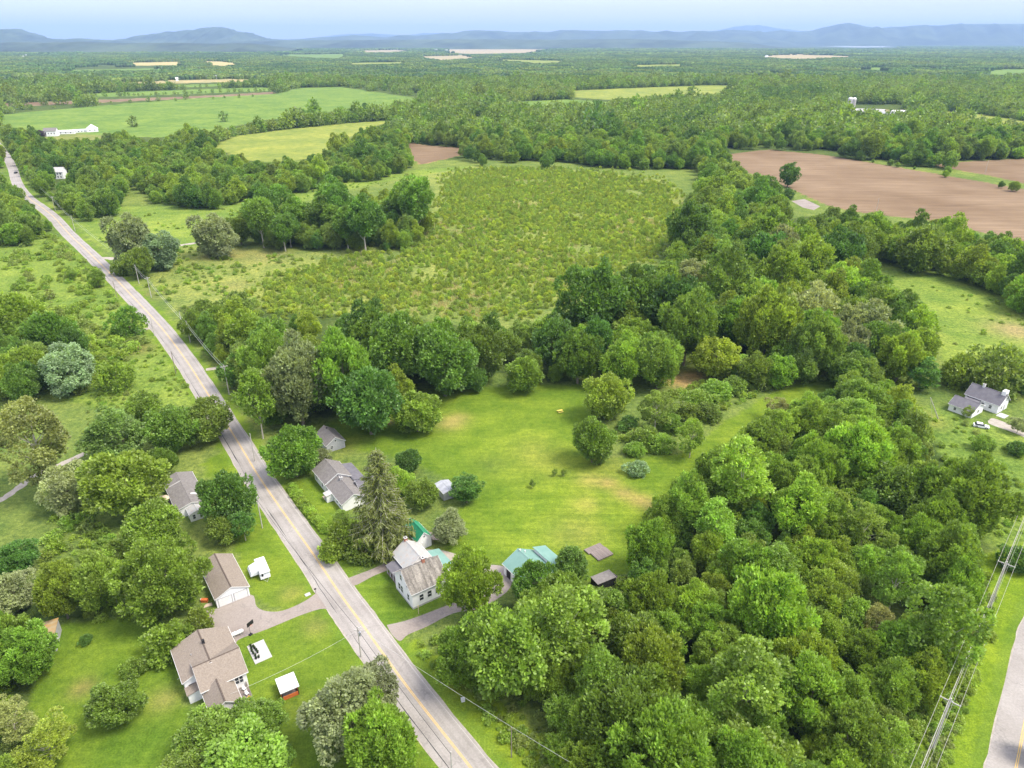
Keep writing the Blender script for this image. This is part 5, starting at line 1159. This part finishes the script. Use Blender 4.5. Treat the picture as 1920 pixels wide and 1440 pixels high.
# trailer with black side and open frame beside it
tr_ = empty('cargo_trailer', (19.2, 123.6, 0), rad(29), 'dark-sided trailer with a flat grey roof beside the right wood', 'trailer')
MB().box(0, 5.0, 0, 2.7, .5, 2.5).build('body', M['dark'], tr_); MB().box(-.1, 5.1, -.1, 2.8, 2.503, 2.62).build('roof', M['grey'], tr_)
for xx in (1.6, 2.6):
    for yy in (.05, 2.65):
        w_ = MB().tube([(xx,yy-.12,.38),(xx,yy+.12,.38)], .38, 14).build('wheel', M['tyre'], tr_); MB().tube([(xx,yy-.13,.38),(xx,yy+.13,.38)], .18, 10).build('rim', M['metal'], tr_)
MB().tube([(0,1.35,.5),(-1.3,1.35,.5)], .06).build('hitch', M['metal'], tr_)
x_, y_ = G(1168, 1092); fr = empty('garden_bed_frame', (x_, y_, 0), rad(125), 'small open wooden frame with a pale cover beside the dark trailer', 'garden frame')
for a_ in ((0,3.2,0,.1),(0,3.2,1.5,1.6),(0,.1,.103,1.497),(3.1,3.2,.103,1.497)): MB().box(*a_, 0, .5).build('board', M['wood'], fr)
MB().box(.5,2.9,.2,1.4,.2,.3).build('cover', M['freshwood'], fr)
# wooden platforms
for (px, py, a_, w, l, nn, lb) in ((1122,1053,32,4.6,3.2,8,'lower of the two weathered wooden platforms on the grass'),(1104,1041,32,4.9,2.0,5,'upper, narrower weathered wooden platform on the grass')):
    x_, y_ = G(px, py); o = empty('wooden_platform', (x_, y_, 0), rad(a_), lb, 'platform'); planks(o, 0, w, 0, l, .32, nn, M['wood'], along='x')
    MB().box(.03, w-.03, .05, .13, 0, .32).box(.03, w-.03, l-.13, l-.05, 0, .32).build('joist', M['wood'], o)
# pile of odds and ends beside the garage
for i, (px, py, m_, s_, lb) in enumerate([(384,1128,'orange',.7,'orange kayak-coloured box beside the garage'),(390,1136,'freshwood',.9,'pile of pale wood beside the garage corner'),(378,1126,'whitetrim',.5,'white bucket left of the garage')]):
    x_, y_ = G(px, py); o = empty(['storage_box','wood_pile','bucket'][i], (x_, y_, 0), .5*i, ['orange storage box beside the garage corner','untidy pile of pale wood beside the garage corner','white bucket left of the garage corner'][i], ['box','wood pile','bucket'][i])
    if i == 1:
        for q in range(7): MB().tube([(-.9+.1*q, -.3+.12*q, .12+.1*(q % 3)), (.9, -.35+.13*q, .15+.08*(q % 2))], .09, 7).build('log', M['freshwood'], o)
    elif i == 0: MB().box(-s_,s_,-s_*.5,s_*.5,0,.6).build('body', M[m_], o); MB().box(-s_-.04,s_+.04,-s_*.5-.04,s_*.5+.04,.603,.7).build('lid', M['orange'], o)
    else: MB().tube([(0,0,0),(0,0,.45)], [.2,.27], 12).build('body', M[m_], o); MB().tube([(-.26,0,.45),(-.2,0,.65),(.2,0,.65),(.26,0,.45)], .015, 5).build('handle', M['metal'], o)
x_, y_ = G(383, 1160); bbq = empty('covered_grill', (x_, y_, 0), .6, 'dark covered grill at the left corner of the parking area', 'grill')
MB().hexa([(-.9,-.45,.02),(.9,-.45,.02),(.9,.45,.02),(-.9,.45,.02),(-.6,-.3,1.2),(.6,-.3,1.2),(.6,.3,1.2),(-.6,.3,1.2)]).build('cover', M['dark'], bbq); MB().dome((0,0,1.19), .3, .5).build('lid', M['dark'], bbq)
# brush heap, swing-like yellow thing, stones
def heap(name, px, py, mat, lb, cat, r, h, n=26, part='branch'):
    x, y = G(px, py); o = empty(name, (x, y, 0), 0, lb, cat); rr = random.Random(int(px))
    for i in range(n):
        a_ = rr.uniform(0, 6.28); q = rr.uniform(0, r); MB().tube([(q*math.cos(a_), q*math.sin(a_), rr.uniform(0, h)), (q*math.cos(a_)+rr.uniform(-.9,.9), q*math.sin(a_)+rr.uniform(-.9,.9), rr.uniform(0, h))], .05, 4).build(part, mat, o)
heap('brush_pile', 722, 793, M['brick'], 'reddish brush pile at the top left of the lawn', 'brush pile', 1.3, .5)
x_, y_ = G(1050, 773); sw = empty('picnic_table', (x_, y_, 0), .4, 'small yellow-topped table alone on the upper lawn', 'table')
MB().box(-.9,.9,-.4,.4,.72,.78).build('table_top', M['yellow'], sw); MB().box(-.9,.9,-.85,-.6,.42,.47).build('bench', M['yellow'], sw); MB().box(-.9,.9,.6,.85,.42,.47).build('bench', M['yellow'], sw)
for xx in (-.6,.6): MB().tube([(xx,-.7,0),(xx,0,.72)], .05).tube([(xx,.7,0),(xx,0,.72)], .05).build('leg', M['wood'], sw)
x_, y_ = G(868, 1314); st = empty('utility_box', (x_, y_, 0), .3, 'small white utility box on the grass verge right of the road', 'utility box'); MB().box(-.35,.35,-.3,.3,0,.55).build('cabinet', M['whitetrim'], st); MB().box(-.38,.38,-.33,.33,.553,.62).build('lid', M['whitetrim'], st)
x_, y_ = G(577, 1115); dc = empty('drain_cover', (x_, y_, 0), A35, 'pale square cover slab at the drive mouth beside the road', 'slab'); MB().box(-.6,.6,-.45,.45,0,.12).build('slab', M['concrete'], dc)
x_, y_ = G(592, 1112); mbx = empty('mailbox', (x_, y_, 0), rad(35), 'mailbox on a post at the mouth of the parking drive', 'mailbox'); post(mbx, 0, 0, 0, 1.05, .05, M['wood']); MB().box(-.25,.25,-.11,.11,1.05,1.3).build('box', M['dark'], mbx)
x_, y_ = G(785, 1151); mk = empty('marker_post', (x_, y_, 0), 0, 'short pale yellow marker post at the corner of the farmhouse lawn', 'post'); MB().tube([(0,0,0),(0,0,2.2)], .07, 8).build('post', M['beige'], mk); MB().tube([(0,0,2.2),(0,0,2.27)], .09, 8).build('cap', M['yellow'], mk)

# ---- vehicles
def car(name, loc, rz, paint, lb, L=4.5, Wd=1.8):
    o = empty(name, loc, rz, lb, 'car'); h = Wd/2
    MB().hexa([(-L/2,-h,.3),(L/2,-h,.3),(L/2,h,.3),(-L/2,h,.3),(-L/2+.1,-h+.05,.88),(L/2-.15,-h+.05,.8),(L/2-.15,h-.05,.8),(-L/2+.1,h-.05,.88)]).build('body', paint, o)
    MB().hexa([(-L*.42,-h+.08,.87),(L*.22,-h+.08,.83),(L*.22,h-.08,.83),(-L*.42,h-.08,.87),(-L*.32,-h+.25,1.42),(L*.06,-h+.25,1.42),(L*.06,h-.25,1.42),(-L*.32,h-.25,1.42)]).build('windows', M['glass'], o)
    MB().hexa([(-L*.32,-h+.22,1.423),(L*.06,-h+.22,1.423),(L*.06,h-.22,1.423),(-L*.32,h-.22,1.423),(-L*.3,-h+.3,1.5),(L*.04,-h+.3,1.5),(L*.04,h-.3,1.5),(-L*.3,h-.3,1.5)]).build('roof', paint, o)
    for xx in (-L*.3, L*.3):
        for yy in (-h, h): w_ = MB().tube([(xx,yy-.1,.33),(xx,yy+.1,.33)], .33, 14).build('wheel', M['tyre'], o); MB().tube([(xx,yy-.11,.33),(xx,yy+.11,.33)], .2, 10).build('rim', M['metal'], w_)
    for yy in (-h+.3, h-.3): MB().box(L/2-.14, L/2+.01, yy-.18, yy+.18, .55, .7).build('headlight', M['whitetrim'], o)
    return o
x_, y_ = G(30, 325); car('car', (x_, y_, .03), rad(100), M['carb'], 'black car driving on the far bend of the road')
x_, y_ = G(1839, 801); car('car', (x_, y_, .0), rad(-25), M['white'], 'white car parked on the grass in front of the distant white house')

# ---- hedge beside the road
hv = [G(*p) for p in ((548,917),(560,935),(575,955),(592,975),(610,997))]; hs_ = smooth(hv, 4)
hg = empty('hedge', (hs_[0][0], hs_[0][1], 0), 0, 'long clipped hedge between the road and the lawn of the white house', 'hedge')
for i, (x, y) in enumerate(smooth(hv, 5)):
    c = link('hedge_bush', PROTO['shrub'][i % 4][0], hg, (x-hs_[0][0], y-hs_[0][1], 0), i*1.3, (1.35, 1.35, 1.15)); c.color = (1.4, 1.35, 1.1, 1)

# ---- poles and wires
def pole(px, py, h, lb, rz=rad(35), arm=True, xy=None, r=.16, low=False, mat=None, wide=1.2):
    x, y = xy or G(px, py); o = empty('utility_pole', (x, y, 0), rz, lb, 'utility pole')
    MB().tube([(0,0,0),(0,0,h)], [r, r*.65], 10).build('pole', mat or M['pole'], o)
    if arm:
        a_ = MB().box(-wide, wide, -.06, .06, h-.75, h-.6).build('crossarm', M['pole'], o)
        for u in (-wide+.1, 0.25, wide-.1): MB().tube([(u,0,h-.6),(u,0,h-.4)], .06, 6).build('insulator', M['canvas'], a_)
        MB().tube([(-wide*.6,-.05,h-.75),(0,-.12,h-1.5),(wide*.6,-.05,h-.75)], .03, 4).build('brace', M['metal'], o)
    if low: MB().tube([(.35,0,h-2.6),(.35,0,h-1.7)], .26, 10).build('transformer', M['metal'], o)
    return o, h
def wire(a_, b_, sag, r, lb, mat=None, group=None):
    P = []; 
    for t in np.linspace(0, 1, 18): P.append((a_[0]+(b_[0]-a_[0])*t, a_[1]+(b_[1]-a_[1])*t, a_[2]+(b_[2]-a_[2])*t - sag*4*t*(1-t)))
    o = MB().tube(P, r, 4).build('overhead_wire', mat or M['wire']); return tag(o, lb, 'wire', group=group)
east = [((430,740),11.5,'utility pole right of the road beside the dark tree belt'),((357,642),9.5,'utility pole right of the road above the pole by the tree belt'),((344,622),9.0,'short pole standing just beyond the taller one right of the road'),
        ((284,558),10.5,'utility pole on the right verge at the middle of the road'),((261,532),10,'utility pole on the right verge opposite the small dark bush'),((224,505),10.5,'utility pole on the right verge below the silver willow'),
        ((141,434),10,'utility pole right of the road just before the bend'),((104,395),10.5,'utility pole on the bend of the road'),((62,352),9.5,'utility pole among trees on the far bend')]
tops = []
for (px, py), h, lb in east: o, h = pole(px, py, h, lb, rad(35), arm=h > 10.2, r=.17); tops.append((o.location.x, o.location.y, h))
main = [tops[i] for i in (0, 1, 3, 4, 5, 6, 7, 8)]
for a_, b_ in zip(main, main[1:]):
    for dz, r in ((-.4, .035), (-1.8, .05)): wire((a_[0], a_[1], a_[2]+dz), (b_[0], b_[1], b_[2]+dz), .8, r, 'wire strung between the poles along the right side of the road', group='wires along the right side of the road')
west = [((220,560),9,'pole on the left verge opposite the small narrow tree'),((290,630),8.5,'slim pole on the left verge beside the side track'),((330,700),9,'slim dark pole on the left edge of the road above the brownish tree'),((478,865),9.5,'pole on the right edge of the road below the brownish tree'),((492,990),9.5,'pole on the left road edge beside the tall dark tree'),((677,1232),8.2,'utility pole with a transformer at the left road edge beside the grey-green willow'),((849,1478),9,'white pole on the left road edge at the bottom of the picture')]
wt = []
for i, ((px, py), h, lb) in enumerate(west): o, h = pole(px, py, h, lb, rad(35), arm=i in (5,), r=.15, low=(i == 5), mat=M['bark'] if i in (0,2) else None, wide=.7); wt.append((o.location.x, o.location.y, h))
wire((wt[5][0], wt[5][1], 7.4), (wt[6][0], wt[6][1], 8.4), .5, .04, 'dark cable over the left edge of the road at the bottom', M['dwire'])
wire((wt[4][0], wt[4][1], 8.6), (wt[5][0], wt[5][1], 7.6), .8, .04, 'dark cable over the left edge of the road beside the garage lawn', M['dwire'])
x2, y2 = G(959, 1420); o, h = pole(0, 0, 7.5, 'thin pole in the brush right of the road at the bottom', xy=(x2, y2), arm=False, r=.12, mat=M['bark'])
wire((wt[5][0], wt[5][1], 8.0), (*G(1075, 1500, 0), 8.5), .6, .025, 'service wire crossing the verge right of the road')
wire((wt[5][0], wt[5][1], 7.2), (-53, 92, 4.0), .8, .025, 'service wire from the road pole to the tan-roofed house')
# high line along the side road
hp = [(G(1783, 1312, 12.5), 12.8), (G(1888, 1055, 12.5), 12.8)]; (ax, ay), _ = hp[0]; (bx_, by_), _ = hp[1]; dx_, dy_ = bx_-ax, by_-ay; L_ = math.hypot(dx_, dy_)
seq = [(ax-dx_, ay-dy_), (ax, ay), (bx_, by_), (bx_+dx_*1.0, by_+dy_*1.0), (bx_+dx_*2.1, by_+dy_*2.1)]
lbs = ['power-line pole just outside the bottom edge along the side road', 'nearer wooden power-line pole beside the side road', 'farther wooden power-line pole beside the side road', 'third power-line pole beyond the right edge', 'fourth power-line pole beyond the right edge']
az = math.atan2(dy_, dx_) - math.pi/2
for (x, y), lb in zip(seq, lbs):
    if y > 45: pole(0, 0, 12.8, lb, az, xy=(x, y), r=.2, wide=1.6, mat=M['pole'])
px_ = (-dy_/L_, dx_/L_)
for i in range(4):
    for u, z, r in ((-1.5, 12.4, .024), (.0, 12.4, .024), (1.5, 12.4, .024), (.3, 10.2, .025), (.25, 9.4, .035), (-.4, 11.3, .018)):
        a_, b_ = seq[i], seq[i+1]; wire((a_[0]+px_[0]*u, a_[1]+px_[1]*u, z), (b_[0]+px_[0]*u, b_[1]+px_[1]*u, z), .9, r, 'wire of the power line beside the side road', M['pole'], 'wires of the power line beside the side road')
# tall thin poles near the distant house and by the ploughed field
o, h = pole(1759, 785, 9.0, 'leaning pale pole left of the distant white house', rz=0, arm=False, r=.17); o.rotation_euler[1] = rad(-30); MB().tube([(0,0,9.0),(-1.5,-1.2,4.6),(-3,-2.4,.4)], .03, 4).build('guy_wire', M['pole'], o)
pole(1028+595, 285, 13, 'tall bleached pole in the hedge above the ploughed field', arm=True); pole(1847, 325, 12, 'pale pole between the two ploughed fields', arm=False); pole(1642, 400, 11, 'pale pole at the lower edge of the ploughed field', arm=False)

# ------------------------------------------------------------------ far mountains, lake
M['mount'] = surf('forested mountain', (.015, .03, .014), (.07, .10, .045), .0011, c3=(.05, .08, .05), scale2=.004)
def mountain(name, dist, sil, run=3500, seed=1):
    sil = [(sil[0][0]-90, 92), (sil[0][0]-30, sil[0][1]*.6+36)] + sil + [(sil[-1][0]+30, sil[-1][1]*.6+36), (sil[-1][0]+90, 92)]; r = np.random.default_rng(seed); sx = np.array([p[0] for p in sil], float); sy = np.array([p[1] for p in sil], float)
    xs = np.linspace(sx[0], sx[-1], 160); yy = np.interp(xs, sx, sy) + r.normal(0, .12, 160); rowsn = 14; V = []
    for j in range(-rowsn, rowsn+1):
        t = abs(j)/rowsn
        for i, (a_, b_) in enumerate(zip(xs, yy)):
            A_ = (a_-960)/FPX; B_ = (b_-720)/FPX; dy = math.cos(TH)-B_*math.sin(TH); dz = -math.sin(TH)-B_*math.cos(TH); k = dist/dy
            zt = max(CAM_H + dz*k, 5); x = A_*k; y = dist
            yo = y + (j/rowsn)*run; ridge = 1 - t**(1.25); wob = 1 + .16*math.sin(i*.55+t*7+seed)*t*(1-t)*4 + .1*math.sin(i*1.3+t*11)*t*(1-t)*4
            V.append((x*(1+(j/rowsn)*run/dist*.6), yo, zt*ridge*wob - 25*t**3))
    V = np.array(V); m = 160; F = [[(j)*m+i, (j)*m+i+1, (j+1)*m+i+1, (j+1)*m+i] for j in range(2*rowsn) for i in range(m-1)]
    o = link(name, mesh_np(name, V, F, [M['mount']], smooth=True)); return tag(o, kind='structure')
mountain('hill', 13000, [(-200,60),(-60,66),(0,57),(20,54.5),(40,54),(52,60),(75,69),(100,73),(125,74),(150,71.5),(165,73),(200,75),(240,76.5)], 2500, 1)
mountain('hill', 15500, [(180,77),(240,73),(285,63.5),(320,59.5),(352,57.5),(380,54),(395,51),(415,50.5),(428,53),(440,58),(470,62),(490,68),(503,72.5),(540,75)], 3000, 2)
mountain('mountains', 19500, [(480,76),(560,73),(640,68),(665,66),(690,67.5),(725,70),(750,66),(780,67),(820,64),(850,62.5),(870,58),(895,56.5),(920,57.5),(960,60),(1030,60),(1050,56.5),(1090,57),(1140,58),(1160,56),(1180,58),(1200,56.5),(1230,60),(1250,58),(1275,60),(1300,57.5),(1360,60),(1420,62)], 4500, 3)
mountain('mountains', 20500, [(1260,66),(1310,60),(1345,58.5),(1375,56),(1400,57),(1430,61),(1465,56.5),(1490,60),(1520,58),(1545,51),(1575,46),(1590,42.5),(1605,45),(1625,50),(1655,53),(1690,50),(1720,47.5),(1760,48),(1800,45),(1860,45),(1920,44.5),(2100,45)], 4500, 4)
mountain('mountains', 34000, [(1300,62),(1345,57),(1375,51),(1400,47.5),(1430,48),(1460,53),(1500,58),(1560,60),(1640,53),(1680,50),(1720,52),(1800,55)], 5000, 5)
mountain('mountains', 33000, [(560,75),(620,67),(640,64.5),(700,63),(760,66),(800,62),(850,62),(900,66),(1000,68)], 4500, 6)
mountain('foothills', 8500, [(-150,83),(-60,80.5),(30,79),(90,80),(160,78.5),(230,81),(330,80),(400,82),(470,81)], 1500, 8)
mountain('foothills', 12500, [(440,78),(520,76),(600,75.5),(700,75),(820,74),(900,73.5),(1040,74.5),(1180,73),(1280,75.5),(1360,78),(1400,80)], 1500, 7)
P_ = [G(*p) for p in LAKE]; me = bpy.data.meshes.new('lake'); me.from_pydata([(x, y, 3.0) for x, y in P_], [], [tuple(range(len(P_)))]); me.update()
if me.polygons[0].normal.z < 0: me.flip_normals()
me.materials.append(surf('lake water', (.45, .50, .55), (.52, .57, .62), .0005, rough=.25, spec=.5)); tag(link('lake', me), kind='structure')

# ------------------------------------------------------------------ air
hm = bpy.data.materials.new('haze'); hm.use_nodes = True; nt = hm.node_tree; nt.nodes.clear(); out = nt.nodes.new('ShaderNodeOutputMaterial'); pv = nt.nodes.new('ShaderNodeVolumePrincipled')
pv.inputs['Color'].default_value = (.40, .61, .98, 1); pv.inputs['Density'].default_value = HAZE; pv.inputs['Anisotropy'].default_value = 0; nt.links.new(pv.outputs[0], out.inputs['Volume'])
zt = 790
hb = MB().box(-45000, 45000, -1500, 40500, -60, zt).build('haze', hm); tag(hb, kind='stuff')
